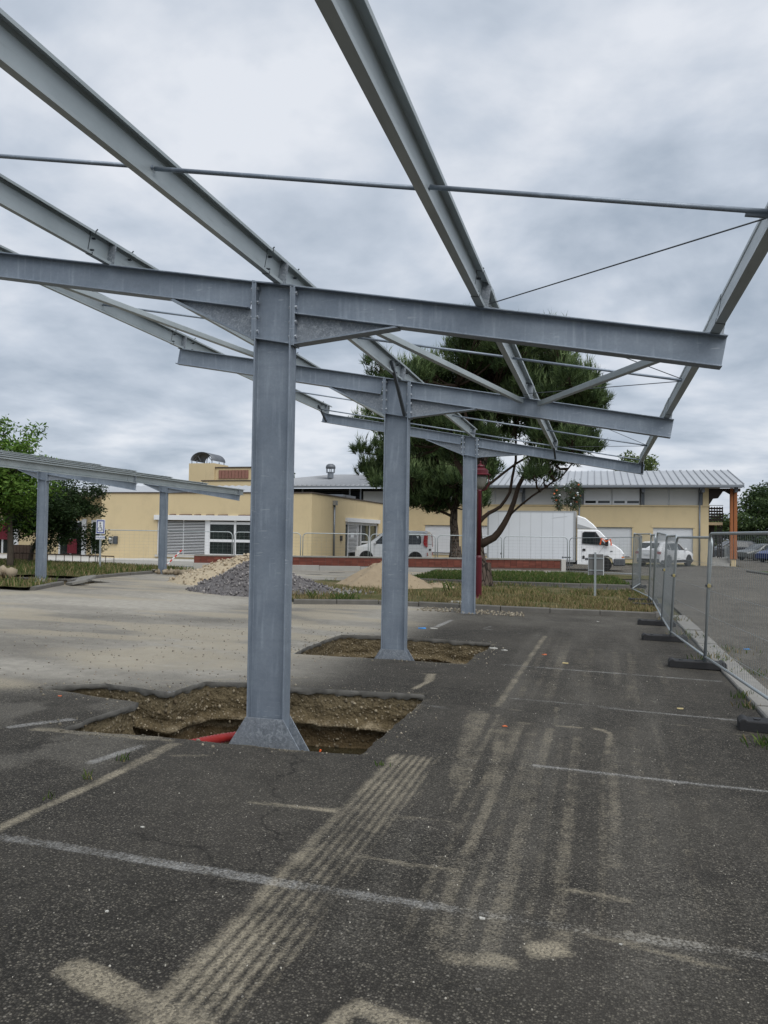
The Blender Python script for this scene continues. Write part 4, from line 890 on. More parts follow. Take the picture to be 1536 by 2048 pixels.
roof(RB, -14.6, 8.95, 54.0, 5.20, 60.0, 6.60, .46, x1r=8.86); roof(RB, -14.6, 8.95, 66.0, 5.20, 60.0, 6.60, 1.5, x1r=8.86)
MB().box((-14.4, 54.25, 5.0), (8.9, 54.45, 5.09)).build('eaves_beam', 'gutter', RB)
for x_ in (-9.2, -5.2, -1.25, 2.85, 6.55, 8.55): MB().box((x_-.09, 54.2, 4.70), (x_+.09, 55.0, 5.0)).build('rafter_end', 'pilaster_grey', RB)
MB().add([(6.98, 55.3, 5.1), (6.98, 64.5, 5.1), (6.98, 60, 6.45)], [(0, 1, 2)]).build('gable', 'yellow_render', RB)
# porch at its end: orange post, brackets, balcony of dark slats, stairs
MB().box((8.28, 54.9, .36), (8.46, 55.2, 5.02)).box((8.50, 54.9, .36), (8.70, 55.2, 5.02)).build('porch_post', 'orange_wood', RB, bevel=.01); MB().box((8.462, 54.96, .4), (8.498, 55.14, 5.0)).build('post_gap', 'dark_timber', RB)
MB().box((8.34, 54.95, -.35), (8.64, 55.15, .34)).build('post_base', 'yellow_render', RB, bevel=.02)
MB().box((6.99, 54.95, 4.80), (8.9, 55.15, 5.0)).build('porch_beam', 'dark_timber', RB)
MB().add([(6.99, 55.0, 4.8), (7.85, 55.0, 4.8), (7.55, 55.0, 4.35), (7.25, 55.0, 4.32), (7.12, 55.0, 4.1), (6.99, 55.0, 3.9), (6.99, 55.1, 4.8), (7.85, 55.1, 4.8), (7.55, 55.1, 4.35), (7.25, 55.1, 4.32), (7.12, 55.1, 4.1), (6.99, 55.1, 3.9)], [(0, 1, 2, 3, 4, 5), (11, 10, 9, 8, 7, 6)]+[(i, (i+1) % 6, 6+(i+1) % 6, 6+i) for i in range(6)]).build('porch_bracket', 'dark_timber', RB)
MB().add([(8.28, 55.0, 4.8), (7.95, 55.0, 4.8), (8.28, 55.0, 4.6), (8.28, 55.1, 4.8), (7.95, 55.1, 4.8), (8.28, 55.1, 4.6)], [(0, 1, 2), (5, 4, 3), (0, 1, 4, 3), (1, 2, 5, 4), (2, 0, 3, 5)]).build('porch_bracket', 'dark_timber', RB)
MB().box((7.0, 55.6, 2.60), (7.92, 60, 2.78)).build('balcony_deck', 'cream_beam', RB)
for k in range(5): MB().box((7.0, 55.62, 2.88+.19*k), (7.95, 55.66, 3.0+.19*k)).build('balcony_slat', 'dark_timber', RB)
for k in range(6): MB().box((7.05+.165*k, 55.58, 2.80), (7.11+.165*k, 55.618, 3.82)).build('balcony_baluster', 'dark_timber', RB)
MB().tube((7.0, 55.6, 3.9), (7.95, 55.6, 3.9), .02, 8).build('handrail', 'fence_zinc', RB)
for k in range(10): MB().box((7.62, 56.0, .5+.21*k), (7.95, 56.05, .62+.21*k)).build('lattice_slat', 'dark_timber', RB)
for x_ in (7.66, 7.78, 7.9): MB().box((x_-.03, 55.94, .3), (x_+.03, 55.999, 2.6)).build('lattice_post', 'dark_timber', RB)
MB().box((7.0, 57.0, -.2), (7.6, 57.1, 2.6)).build('recess_back', 'dark_timber', RB)
for k in range(4): MB().box((7.05, 54.6+.3*k, -.45), (8.25, 58, -.06+.16*k)).build('step', 'concrete', RB)
for k in range(9): MB().tube((8.25, 55.0+.25*k, .3), (8.25, 55.0+.25*k, 1.25), .012, 6).build('railing_bar', 'fence_zinc', RB)
MB().tube((8.25, 55.0, 1.25), (8.25, 57.2, 1.25), .02, 8).build('railing', 'fence_zinc', RB)

# ---- hall with louvres further left
HB = thing('hall_building', 'long low hall with grey metal roof and dark louvres behind the flat yellow block', 'building', (-20, 58, 0))
MB().box((-28, 58.4, -.5), (-14.25, 58.7, 3.6)).build('wall', 'yellow_render', HB)
MB().box((-28, 58.72, 3.6), (-14.25, 58.8, 5.25)).build('upper_wall', 'void_dark', HB)
for k in range(9): MB().add([(-27.9, 58.45, 3.7+.17*k), (-18.2, 58.45, 3.7+.17*k), (-18.2, 58.66, 3.83+.17*k), (-27.9, 58.66, 3.83+.17*k), (-27.9, 58.45, 3.72+.17*k), (-18.2, 58.45, 3.72+.17*k), (-18.2, 58.66, 3.85+.17*k), (-27.9, 58.66, 3.85+.17*k)], [(0, 1, 2, 3), (7, 6, 5, 4), (0, 4, 5, 1), (3, 2, 6, 7)]).build('louvre', 'louvre', HB)
for x_ in (-27, -23, -19.0, -18.1): MB().box((x_-.06, 58.3, 3.6), (x_+.06, 58.44, 5.2)).build('pilaster', 'gutter', HB)
MB().box((-17.9, 58.4, 3.61), (-14.3, 58.6, 5.0)).build('panel', 'panel_grey', HB)
roof(HB, -29.5, -14.7, 57.4, 5.42, 62.5, 6.62, .40, x0r=-22.0); MB().add([(-29.5, 57.4, 5.42), (-29.5, 68, 5.42), (-22.0, 62.5, 6.62)], [(0, 1, 2)]).build('roof_hip', 'metal_roof', HB)
vt = MB().lathe([(.25, 6.2), (.25, 6.62), (.30, 6.64), (.30, 6.68), (.26, 6.70)], (-21.3, 60.2, 0), 14).build('vent_neck', 'gutter', HB)
MB().lathe([(.40, 6.98), (.40, 7.14), (.34, 7.27), (.2, 7.36), (0, 7.38)], (-21.3, 60.2, 0), 14).build('vent_cowl', 'pilaster_grey', HB, smooth=True)
for k in range(6): MB().tube((-21.3+.34*math.cos(k*1.047), 60.2+.34*math.sin(k*1.047), 6.62), (-21.3+.36*math.cos(k*1.047), 60.2+.36*math.sin(k*1.047), 7.0), .03, 6).build('vent_bar', 'pilaster_grey', HB)

# ---- flat-roofed yellow building at the left
YL = 37.6; XR = -14.3; XL = -26.85
LB = thing('yellow_building', 'flat roofed single storey yellow building with slatted blind and curtained window', 'building', (-20, YL, 0))
WX0, WX1, WZ0, WZ1 = -23.30, -16.45, .38, 2.26
m_ = MB(); wallholes(m_, XL, XR, -.4, 3.72, [(WX0, WX1, WZ0, WZ1)], YL, YL+.3); m_.build('front_wall', 'yellow_render', LB)
DY0, DY1 = 43.2, 50.2
sw = MB(); sw.box((XR-.3, YL+.301, -.4), (XR, DY0, 3.72)).box((XR-.3, DY1, -.4), (XR, 53, 3.72)).box((XR-.3, DY0, 2.58), (XR, DY1, 3.72)); sw.build('side_wall', 'yellow_render', LB)
MB().box((XL-.04, YL-.05, 3.722), (XR+.05, YL+.36, 3.79)).box((XR-.36, YL+.361, 3.722), (XR+.05, 53, 3.79)).build('parapet_cap', 'brown_cap', LB)
MB().box((XL, YL+.3, 3.3), (XR-.31, 52.9, 3.4)).build('flat_roof', 'concrete', LB)
MB().box((WX0-.12, YL-.16, 2.27), (WX1+.1, YL-.002, 2.53)).build('lintel_box', 'white_joinery', LB, bevel=.01)
MB().box((WX0-.05, YL+.6, WZ0-.1), (WX1+.05, YL+.62, WZ1+.05)).build('room_back', 'void_dark', LB)
bl = MB().box((WX0+.01, YL+.05, WZ0), (WX0+.06, YL+.11, WZ1)).box((-20.42, YL+.05, WZ0), (-20.36, YL+.11, WZ1)).box((-21.75, YL+.08, WZ0), (-21.71, YL+.12, WZ1)).build('blind_frame', 'white_joinery', LB)
for k in range(22):
    z = .42+.083*k; MB().add([(WX0+.07, YL+.03, z), (-20.43, YL+.03, z), (-20.43, YL+.10, z+.022), (WX0+.07, YL+.10, z+.022), (WX0+.07, YL+.03, z-.016), (-20.43, YL+.03, z-.016), (-20.43, YL+.10, z+.006), (WX0+.07, YL+.10, z+.006)], [(0, 1, 2, 3), (7, 6, 5, 4), (0, 4, 5, 1), (3, 2, 6, 7), (0, 3, 7, 4), (1, 5, 6, 2)]).build('blind_slat', 'white_joinery', LB)
fr = MB()
for a, b in ((-20.35, -20.12), (-18.70, -18.58), (-17.45, -17.37), (-16.55, -16.46)): fr.box((a, YL+.03, WZ0), (b, YL+.12, WZ1))
fr.box((-20.119, YL+.04, 1.12), (-16.56, YL+.115, 1.26)).box((-20.119, YL+.04, WZ0), (-16.56, YL+.115, WZ0+.10)).box((-20.119, YL+.04, 2.06), (-16.56, YL+.115, 2.2)); fr.build('window_frame', 'white_joinery', LB)
for a, b in ((-20.12, -18.70), (-18.58, -17.45), (-17.37, -16.55)):
    for p, q in ((WZ0+.1, 1.12), (1.26, 2.06)): MB().box((a, YL+.07, p), (b, YL+.078, q)).build('pane', 'pane_glass', LB)
for a, b in ((-20.1, -19.3), (-19.0, -18.2), (-17.9, -16.5)):
    n = 24; MB().add([(a+(b-a)*i/n, YL+.3+.04*math.sin(i*1.9), z) for z in (WZ0+.05, 2.2) for i in range(n+1)], [(i, i+1, n+2+i, n+1+i) for i in range(n)]).build('curtain', 'curtain', LB, smooth=True)
MB().box((WX0-.05, YL-.10, .26), (WX1+.05, YL+.2, .37)).build('window_sill', 'concrete_pale', LB)
for k, x_ in enumerate((-22.3, -21.7, -21.55, -20.8, -20.1, -19.4, -18.2, -17.9)):
    a = MB(); a.lathe([(.05, -.2), (.065, .16+.1*(k % 3))], (x_, YL-.06, 2.53), 10, 'X'); a.build('roof_tile', 'roof_tile', LB)
MB().box((-26.25, YL-.14, .92), (-25.98, YL-.001, 1.32)).build('meter_box', 'grey_box', LB, bevel=.02); MB().box((-25.95, YL-.12, .90), (-25.72, YL-.001, 1.34)).build('meter_box', 'dark_steel', LB, bevel=.03); MB().box((-26.22, YL-.146, 1.15), (-26.05, YL-.141, 1.22)).build('meter_label', 'sign_white', LB)
MB().tube((XR+.06, 41.0, .1), (XR+.06, 41.0, 3.25), .055, 10).build('downpipe', 'gutter', LB, smooth=True); MB().box((XR+.001, 40.85, 3.24), (XR+.2, 41.15, 3.5)).build('hopper', 'grey_box', LB)
MB().box((XR+.0, 42.2, 1.25), (XR+.07, 42.5, 1.55)).build('intercom', 'black_plastic', LB, bevel=.01)
# side entrance
MB().box((XR-.02, DY0-.05, 2.36), (XR+.14, DY1, 2.6)).build('lintel_box', 'white_joinery', LB); MB().box((XR-.9, DY0, -.2), (XR-.85, DY1, 2.57)).build('room_back', 'void_dark', LB)
en = MB()
for y_ in (43.25, 43.9, 45.9, 46.5, 48.4, 50.1): en.box((XR-.16, y_-.06, .2), (XR-.06, y_+.06, 2.36))
en.box((XR-.15, 43.3, 2.2), (XR-.07, 50.1, 2.358)).box((XR-.15, 46.5, 1.1), (XR-.07, 50.1, 1.2)); en.build('entrance_frame', 'white_joinery', LB)
for k in range(22): MB().box((XR-.13, 43.96, .55+.08*k), (XR-.10, 45.84, .59+.08*k)).build('door_slat', 'white_joinery', LB)
for a, b in ((43.31, 43.84), (46.56, 48.34), (48.46, 50.04)): MB().box((XR-.115, a, .3), (XR-.108, b, 2.2)).build('pane', 'pane_glass', LB)
MB().box((XR-.098, 44.5, 1.42), (XR-.093, 45.1, 1.72)).build('notice', 'sign_white', LB)
# roof sheets behind the parapet
rs = MB(); n = 60
rs.add([(-34+14*i/n, y_, z+.05*(i % 2)) for y_, z in ((43.0, 3.98), (46.0, 4.65)) for i in range(n+1)], [(i, i+1, n+2+i, n+1+i) for i in range(n)]); rs.build('rear_roof', 'metal_roof', LB)
MB().box((-34, 44.0, 3.3), (-14.6, 44.1, 3.95)).build('rear_wall', 'void_dark', LB); MB().box((-19.9, 43.5, 3.85), (-14.6, 46, 3.98)).build('rear_eaves', 'gutter', LB)
# porch recess at the far left with glazed doors
PR = thing('porch_wing', 'shaded porch wing with white framed glass doors behind the dark tree', 'building', (-31, 39, 0))
m_ = MB(); DO = [(-36.2, -34.3, .15, 2.2), (-31.2, -29.5, .15, 2.2), (-28.95, -27.3, .25, 2.25)]; wallholes(m_, -38, XL, -.3, 3.6, DO, 39.6, 39.9); m_.build('wall', 'yellow_render', PR)
MB().box((-38, 37.4, 3.6), (XL-.06, 39.9, 3.72)).build('porch_roof', 'concrete', PR); MB().box((-38, 41.2, -.2), (XL, 41.25, 2.5)).build('room_back', 'void_dark', PR)
for a, b, p, q_ in DO:
    f_ = MB(); 
    for x_ in (a, (a+b)/2-.05, b-.1): f_.box((x_, 39.62, p), (x_+.1, 39.72, q_))
    f_.box((a+.101, 39.63, q_-.12), (b-.101, 39.71, q_)); f_.build('door_frame', 'white_joinery', PR); MB().box((a+.1, 39.66, p), (b-.1, 39.668, q_-.12)).build('pane', 'pane_glass', PR)
    MB().box((b+.001, 39.5, p), (b+.28, 39.599, q_+.1)).build('door_jamb', 'white_joinery', PR)
tag(MB().add([(-35.9+.1*i, 39.45+.05*math.sin(i*2), z) for z in (1.0, 2.0) for i in range(14)], [(i, i+1, 15+i, 14+i) for i in range(13)]).build('red_curtain', 'cloth_red', smooth=True), 'dark red curtain in the leftmost doorway', 'curtain')
tag(MB().add([(-30.4+.06*i, 39.4+.05*math.sin(i*2), z) for z in (.25, 1.1) for i in range(12)], [(i, i+1, 13+i, 12+i) for i in range(11)]).build('red_cloth', 'cloth_red', smooth=True), 'crimson cloth hanging low in the middle doorway', 'cloth')
# terrace and low concrete edge in front of the porch
tag(MB().box((-38, 32.6, -.3), (-24.2, 39.6, .13)).build('terrace', 'concrete_pale'), kind='structure')
tag(MB().box((-24.2, 34.8, -.3), (-14.4, 37.59, .16)).build('terrace', 'concrete_pale'), kind='structure')
# ---- block with a chimney tower on the roof
TW = thing('roof_block', 'yellow rooftop block with an arched metal cowl above the flat building', 'building', (-26, 50, 3.4))
MB().box((-28.5, 50, 3.4), (-26.5, 52.2, 6.55)).build('tower', 'yellow_render', TW)
MB().box((-27.0, 49.2, 3.4), (-21.5, 52.0, 5.20)).build('lower_block', 'yellow_render', TW); MB().box((-27.05, 49.15, 5.202), (-21.45, 52.05, 5.27)).build('coping', 'brown_cap', TW)
MB().box((-26.49, 50.2, 5.272), (-23.0, 53.0, 6.22)).build('upper_block', 'yellow_render', TW); MB().box((-26.52, 50.12, 6.222), (-22.9, 53.1, 6.29)).build('coping', 'brown_cap', TW)
for k in range(9): MB().box((-26.2+.26*k, 50.13, 5.45), (-25.98+.26*k, 50.198, 6.05)).build('brick_panel', 'tower_panel', TW)
for k in (0, 1):
    n = 16; y_ = 50.0; r0 = .86
    if k == 0:
        vs = [(-27.5+r*math.cos(math.pi*i/n), yy, 6.75+r*.72*math.sin(math.pi*i/n)) for yy in (49.95, 52.0) for r in (r0, r0-.05) for i in range(n+1)]; q_ = n+1
        fs = [(i, i+1, 2*q_+i+1, 2*q_+i) for i in range(n)]+[(q_+i, q_+i+1, 3*q_+i+1, 3*q_+i) for i in range(n)]+[(i, i+1, q_+i+1, q_+i) for i in range(n)]+[(2*q_+i, 2*q_+i+1, 3*q_+i+1, 3*q_+i) for i in range(n)]
        MB().add(vs, fs).build('cowl', 'pilaster_grey', TW, smooth=True)
for x_ in (-28.3, -27.9, -27.1, -26.7):
    MB().tube((x_, 50.05, 6.5), (x_, 50.05, 6.78), .03, 6).build('cowl_post', 'pilaster_grey', TW); MB().tube((x_, 51.9, 6.5), (x_, 51.9, 6.78), .03, 6).build('cowl_post', 'pilaster_grey', TW)
for a, b in (((-28.25, 6.75), (-27.7, 7.3)), ((-27.7, 6.75), (-28.0, 7.25)), ((-27.3, 7.3), (-26.8, 6.75)), ((-27.2, 6.75), (-27.0, 7.2))): MB().tube((a[0], 50.2, a[1]), (b[0], 50.2, b[1]), .025, 6).build('cowl_lattice', 'pilaster_grey', TW)

# ---- brick wall on a concrete plinth
wa, wb = Vector((-17.85, 31.96, 0)), Vector((-1.72, 37.77, 0)); wd_ = (wb-wa).normalized(); wn = Vector((wd_.y, -wd_.x, 0)); WLn = (wb-wa).length
BW = thing('brick_wall', 'low red brick wall on a pale concrete plinth before the vehicles', 'wall', tuple(wa))
def wbox(m_, s0, s1, n0, n1, z0, z1, dz=0.0):
    vs = [wa+wd_*s+wn*n_+Vector((0, 0, z)) for z in (z0, z1) for s, n_ in ((s0, n0), (s1, n0), (s1, n1), (s0, n1))]
    return m_.add(vs, [(3, 2, 1, 0), (4, 5, 6, 7), (0, 1, 5, 4), (1, 2, 6, 5), (2, 3, 7, 6), (3, 0, 4, 7)])
wbox(MB(), 0, WLn, -.30, .02, -.5, .545).build('core', 'mortar', BW); 
for k in range(9): wbox(MB(), WLn*k/9+.006, WLn*(k+1)/9-.006, -.02, .24-.02*k, -.5, .235-.022*k).build('plinth', 'concrete', BW, bevel=.01)
for k in range(17): wbox(MB(), WLn*k/17+.004, WLn*(k+1)/17-.004, -.33, .075, .5455, .615).build('coping_stone', 'kerb_concrete', BW, bevel=.012)
bk = wbox(MB(), -.1435, .1435, .0, .045, 0, .066).mesh('brick', tuple(wa)); bk.materials.append(MATS['brick_red'])
for r_ in range(5):
    n = int(WLn/.30); z = .18+.0745*r_
    for k in range(n):
        s = (k+.5)*.30+(.0 if r_ % 2 else .0); lo = .235-.022*int(min(8, s/WLn*9))
        if z < lo-.04: pass
        o = bpy.data.objects.new('brick', bk); COL.objects.link(o); o.parent = BW; o.location = wd_*s+Vector((0, 0, z))+wn*random.uniform(-.002, .004); o.scale = (1.22, 1.22, 1) if False else (1, 1, 1)
wbox(MB(), WLn-.001, WLn+.22, -.31, .08, -.5, .60).build('end_pier', 'concrete_pale', BW, bevel=.01)
# raised bed behind the wall
tag(MB().add([tuple(wa+wd_*3.5-wn*.3+Vector((0, 0, .50))), tuple(wa+wd_*(WLn-.2)-wn*.3+Vector((0, 0, .50))), (-6.3, 40.1, .05), (-14.2, 37.6, .05)], [(0, 1, 2, 3)]).build('raised_bed', 'lush_verge'), kind='structure')

# ================================================================== VEHICLES
def interp(tab, x): return float(np.interp(x, [a[0] for a in tab], [a[1] for a in tab]))
def wheel(parent, x, y, r, w, side):
    t_ = MB().lathe([(r*.62, -w/2), (r*.93, -w/2), (r, -w/2+.03), (r, w/2-.03), (r*.93, w/2), (r*.62, w/2)], (x, y, r), 28, 'Y').build('wheel', 'tyre', parent, smooth=False, local=True)
    rim = MB().lathe([(r*.64, side*w/2-.01*side), (r*.60, side*(w/2-.04)), (r*.2, side*(w/2-.03)), (r*.12, side*(w/2-.01)), (0, side*(w/2-.01))], (x, y, r), 20, 'Y').build('rim', 'alloy', t_, local=True)
    dk = MB()
    for k in range(5):
        a = k*2*math.pi/5+.3; dk.lathe([(0, side*(w/2-.035)), (r*.13, side*(w/2-.035)), (r*.13, side*(w/2-.022)), (0, side*(w/2-.022))], (x+r*.40*math.cos(a), y, r+r*.40*math.sin(a)), 8, 'Y')
    dk.build('rim_slot', 'black_plastic', t_, local=True)
def car(name, label, cat, loc, rz, Ln, W, belt, top, bottom, roofw, wh, glass, paint, group=None, rail=True, tail='tail_red', bump=None, rearwin=None, windscreen=None, lights=None, cladding=None):
    """lofted body along X (nose at +X): belt/top are (x, z) tables; side glass given as (x0, x1) polygons; mapped on the body side"""
    root = thing(name, label, cat, loc, rz, group)
    xs_ = sorted(set([round(v, 3) for v in np.linspace(-Ln/2, Ln/2, 49)]+[a[0] for a in top]+[a[0] for a in belt]))
    def wid(x):     # plan taper
        t_ = abs(x)/(Ln/2); return W/2*(1-.16*max(0, (t_-.72)/.28)**2.0)
    def yat(x, z):
        zb, zt_ = interp(belt, x), interp(top, x); w = wid(x)
        if z <= zb: t_ = (zb-z)/max(.01, zb-bottom); return w*(1-.02*(1-t_)-.07*max(0, t_-.45)**1.5)
        t_ = min(1, (z-zb)/max(.05, zt_-zb)); return w*.98*(1-t_)+(w*.98*roofw)*t_ if zt_-zb > .12 else w*.98*(1-.12*t_)
    rows = []
    for x in xs_:
        zb, zt_ = interp(belt, x), interp(top, x); end = abs(x) > Ln/2-.01; bt = bottom+ (.10 if abs(x) > Ln/2-.15 else 0)
        zsec = [bt, bt+.06, bt+(zb-bt)*.35, bt+(zb-bt)*.7, zb-.02, zb+.02, zb+(zt_-zb)*.5, zt_-min(.07, (zt_-zb)*.3)]
        pts = [(yat(x, z), z) for z in zsec]; yr_ = yat(x, zt_)
        pts += [(yr_*.93, zt_-.015), (yr_*.7, zt_), (0, zt_+.012)]
        rows.append([(x, y, z) for y, z in pts]+[(x, -y, z) for y, z in pts[:-1][::-1]])
    n = len(rows[0]); vs = [p for r in rows for p in r]; fs = [(i*n+j, i*n+j+1, (i+1)*n+j+1, (i+1)*n+j) for i in range(len(rows)-1) for j in range(n-1)]
    fs += [(i*n+n-1, i*n, (i+1)*n, (i+1)*n+n-1) for i in range(len(rows)-1)]
    fs += [tuple(range(n))[::-1], tuple(range((len(rows)-1)*n, len(rows)*n))]
    body = MB().add(vs, fs).build('body', paint, root, smooth=True, local=True)
    m = body.modifiers.new('edge', 'EDGE_SPLIT'); m.split_angle = R(38)
    for sg in (1, -1):
        for gl in glass:
            q_ = MB(); P_ = [(x, sg*(yat(x, z)+.012), z) for x, z in gl]; q_.add(P_, [tuple(range(len(P_)))]); q_.build('side_window', 'window_glass', root, local=True)
        for x in wh[0]:
            a = MB(); r = wh[1]; P_ = [(x+(r+.07)*math.cos(t_), sg*(wid(x)+.004), wh[1]+(r+.07)*math.sin(t_)) for t_ in np.linspace(-.35, math.pi+.35, 20)]
            a.add(P_, [tuple(range(20))]); a.build('wheel_arch', 'black_plastic', root, local=True); wheel(root, x, sg*(W/2-.085), r, .21, sg)
        if cladding:
            c_ = MB(); xx = np.linspace(-Ln/2+.1, Ln/2-.1, 24)
            c_.add([(x, sg*(yat(x, z)+.008), z) for z in (bottom+.02, cladding) for x in xx], [(i, i+1, 25+i, 24+i) for i in range(23)]); c_.build('sill_cladding', 'black_plastic', root, local=True)
        mxx = glass[0][0][0] if glass else 0
        MB().lathe([(0, -.05), (.07, -.04), (.09, .0), (.08, .05), (0, .06)], (interp([(0, max(p[0] for g in glass for p in g)-.12), (1, 0)], 0), sg*(W/2+.07), interp(belt, .6)+.10), 10, 'X').build('door_mirror', paint, root, smooth=True, local=True)
        for dx in (glass[0][0][0]-.05, glass[0][2][0]+.02):
            d_ = MB(); d_.add([(dx+ (k_), sg*(yat(dx, z)+.006), z) for z in (bottom+.22, interp(belt, dx)-.02) for k_ in (0, .012)], [(0, 1, 3, 2)]); d_.build('door_gap', 'black_plastic', root, local=True)
    def cross(name_, x0, z0, x1, z1, f0, f1, mat, off=.012, par=None):
        nn = Vector((-(z1-z0), 0, x1-x0)).normalized(); nn = nn if (nn.x*(x0+x1) > 0 or nn.z > .5) else -nn
        P_ = [Vector((x0, -yat(x0, z0)*f0, z0)), Vector((x0, yat(x0, z0)*f0, z0)), Vector((x1, yat(x1, z1)*f1, z1)), Vector((x1, -yat(x1, z1)*f1, z1))]
        return MB().add([p+nn*off for p in P_], [(0, 1, 2, 3)]).build(name_, mat, root, local=True)
    if windscreen: cross('windscreen', *windscreen, .90, .88, 'window_glass')
    if rearwin: cross('rear_window', *rearwin, .86, .84, 'window_glass')
    for (nm, x, y0, y1, z0, z1, mat) in (lights or []):
        for sg in ((1, -1) if y0 > 0 else (1,)):
            d_ = .015 if x > 0 else -.015
            MB().box((x-.03, sg*y0, z0), (x+d_, sg*y1, z1)).build(nm, mat, root, local=True, bevel=.01)
    return root
# small white van behind the wall (nose to the left)
VN = car('van', 'small white van with tall red rear lamp parked behind the brick wall', 'van', (-10.85, 41.3, gz(-10.85, 41.3)+.12), math.pi+R(2), 4.0, 1.80,
    [(-2.0, .98), (-1.9, 1.04), (.8, 1.04), (1.35, 1.0), (1.95, .86), (2.0, .72)],
    [(-2.0, 1.50), (-1.94, 1.74), (-1.8, 1.80), (-.6, 1.83), (.2, 1.80), (.55, 1.66), (1.25, 1.14), (1.5, 1.06), (1.9, .93), (2.0, .76)], .26, .84, ((-1.38, 1.33), .32),
    [[(.95, 1.08), (-.0, 1.08), (-.0, 1.60), (.15, 1.62), (.5, 1.52)], [(-.12, 1.08), (-.85, 1.08), (-.85, 1.60), (-.12, 1.60)], [(-1.0, 1.08), (-1.62, 1.08), (-1.68, 1.2), (-1.66, 1.5), (-1.55, 1.6), (-1.0, 1.6)]], 'vehicle_white',
    windscreen=(1.22, 1.16, .58, 1.65), rearwin=(-1.99, 1.08, -1.965, 1.60), lights=[('head_lamp', 1.95, .50, .80, .72, .90, 'head_glass'), ('number_plate', -2.0, -.25, .25, .74, .86, 'black_plastic'), ('bumper_lamp', -1.99, .66, .84, .48, .66, 'tail_red')])
for sg in (-1, 1): MB().add([(-2.01, sg*.70, .95), (-2.01, sg*.905, .95), (-1.90, sg*.915, 1.02), (-1.84, sg*.90, 1.18), (-1.86, sg*.85, 1.60), (-1.99, sg*.80, 1.66), (-2.01, sg*.68, 1.60)], [tuple(range(7))]).add([(-2.01, sg*.80, .95), (-1.86, sg*.917, 1.02), (-1.80, sg*.912, 1.20), (-1.84, sg*.845, 1.62), (-1.97, sg*.79, 1.66), (-2.0, sg*.90, .96)], [(0, 5, 1, 2, 3, 4)]).build('tail_lamp', 'tail_red', VN, local=True)
# white car at the building, seen from behind
car('car', 'white estate car parked askew beside the yellow building', 'car', (4.05, 51.9, gz(4, 52)), R(90-31), 4.45, 1.82,
    [(-2.22, .96), (-1.9, 1.0), (.8, .97), (1.4, .93), (2.0, .80), (2.22, .66)],
    [(-2.22, 1.02), (-2.15, 1.12), (-1.85, 1.45), (-1.5, 1.55), (-.4, 1.60), (.3, 1.52), (.6, 1.38), (1.15, 1.04), (1.5, .99), (2.0, .87), (2.22, .70)], .24, .80, ((-1.36, 1.34), .345),
    [[(.85, 1.02), (-.05, 1.02), (-.05, 1.45), (.25, 1.42)], [(-.13, 1.02), (-1.0, 1.03), (-1.05, 1.44), (-.13, 1.46)], [(-1.12, 1.04), (-1.55, 1.12), (-1.42, 1.40), (-1.14, 1.42)]], 'vehicle_white',
    windscreen=(1.12, 1.06, .62, 1.36), rearwin=(-2.14, 1.12, -1.85, 1.45), cladding=.42, lights=[('tail_lamp', -2.20, .52, .84, .78, .94, 'tail_red'), ('number_plate', -2.225, -.26, .26, .72, .83, 'sign_white'), ('rear_bumper', -2.22, -.72, .72, .28, .50, 'black_plastic'), ('head_lamp', 2.17, .5, .8, .64, .78, 'head_glass')])
# parked cars far at the right
def parked(label, loc, rz, paint, sc=1.0, Ln=4.3, h=1.5):
    k = h/1.5
    return car('parked_car', label, 'car', loc, rz, Ln, 1.80, [(-Ln/2, .9*k), (.8, .92*k), (1.5, .86*k), (Ln/2, .66*k)],
        [(-Ln/2, 1.0*k), (-Ln/2+.25, 1.32*k), (-Ln/2+.7, 1.46*k), (-.2, 1.5*k), (.3, 1.42*k), (1.1, .98*k), (1.6, .92*k), (Ln/2, .72*k)], .22, .80, ((-1.32, 1.32), .32),
        [[(.8, .97*k), (-.05, .97*k), (-.05, 1.38*k), (.2, 1.36*k)], [(-.13, .97*k), (-1.2, .97*k), (-1.15, 1.34*k), (-.13, 1.38*k)]], paint, 'cars parked far off at the right',
        windscreen=(1.06, 1.0*k, .36, 1.38*k), rearwin=(-Ln/2+.05, 1.0*k, -Ln/2+.3, 1.30*k), lights=[('head_lamp', Ln/2-.06, .48, .80, .60*k, .76*k, 'head_glass'), ('tail_lamp', -Ln/2+.06, .52, .82, .75*k, .92*k, 'tail_red'), ('grille', Ln/2-.02, -.4, .4, .42, .6, 'black_plastic')])
parked('dark tall car parked right behind the orange post', (11.6, 76.5, gz(11.6, 76)), R(200), 'paint_dark', h=1.66, Ln=4.5)
parked('grey hatchback parked between the dark car and the blue car', (13.3, 72.0, gz(13.5, 72)), R(212), 'paint_grey', h=1.42)
parked('blue car at the right edge, front of the parked row', (14.0, 67.0, gz(14.5, 67)), R(216), 'paint_blue', h=1.46)
parked('red car at the right edge behind the blue car', (16.0, 73.5, gz(16, 72)), R(212), 'paint_red', h=1.66)

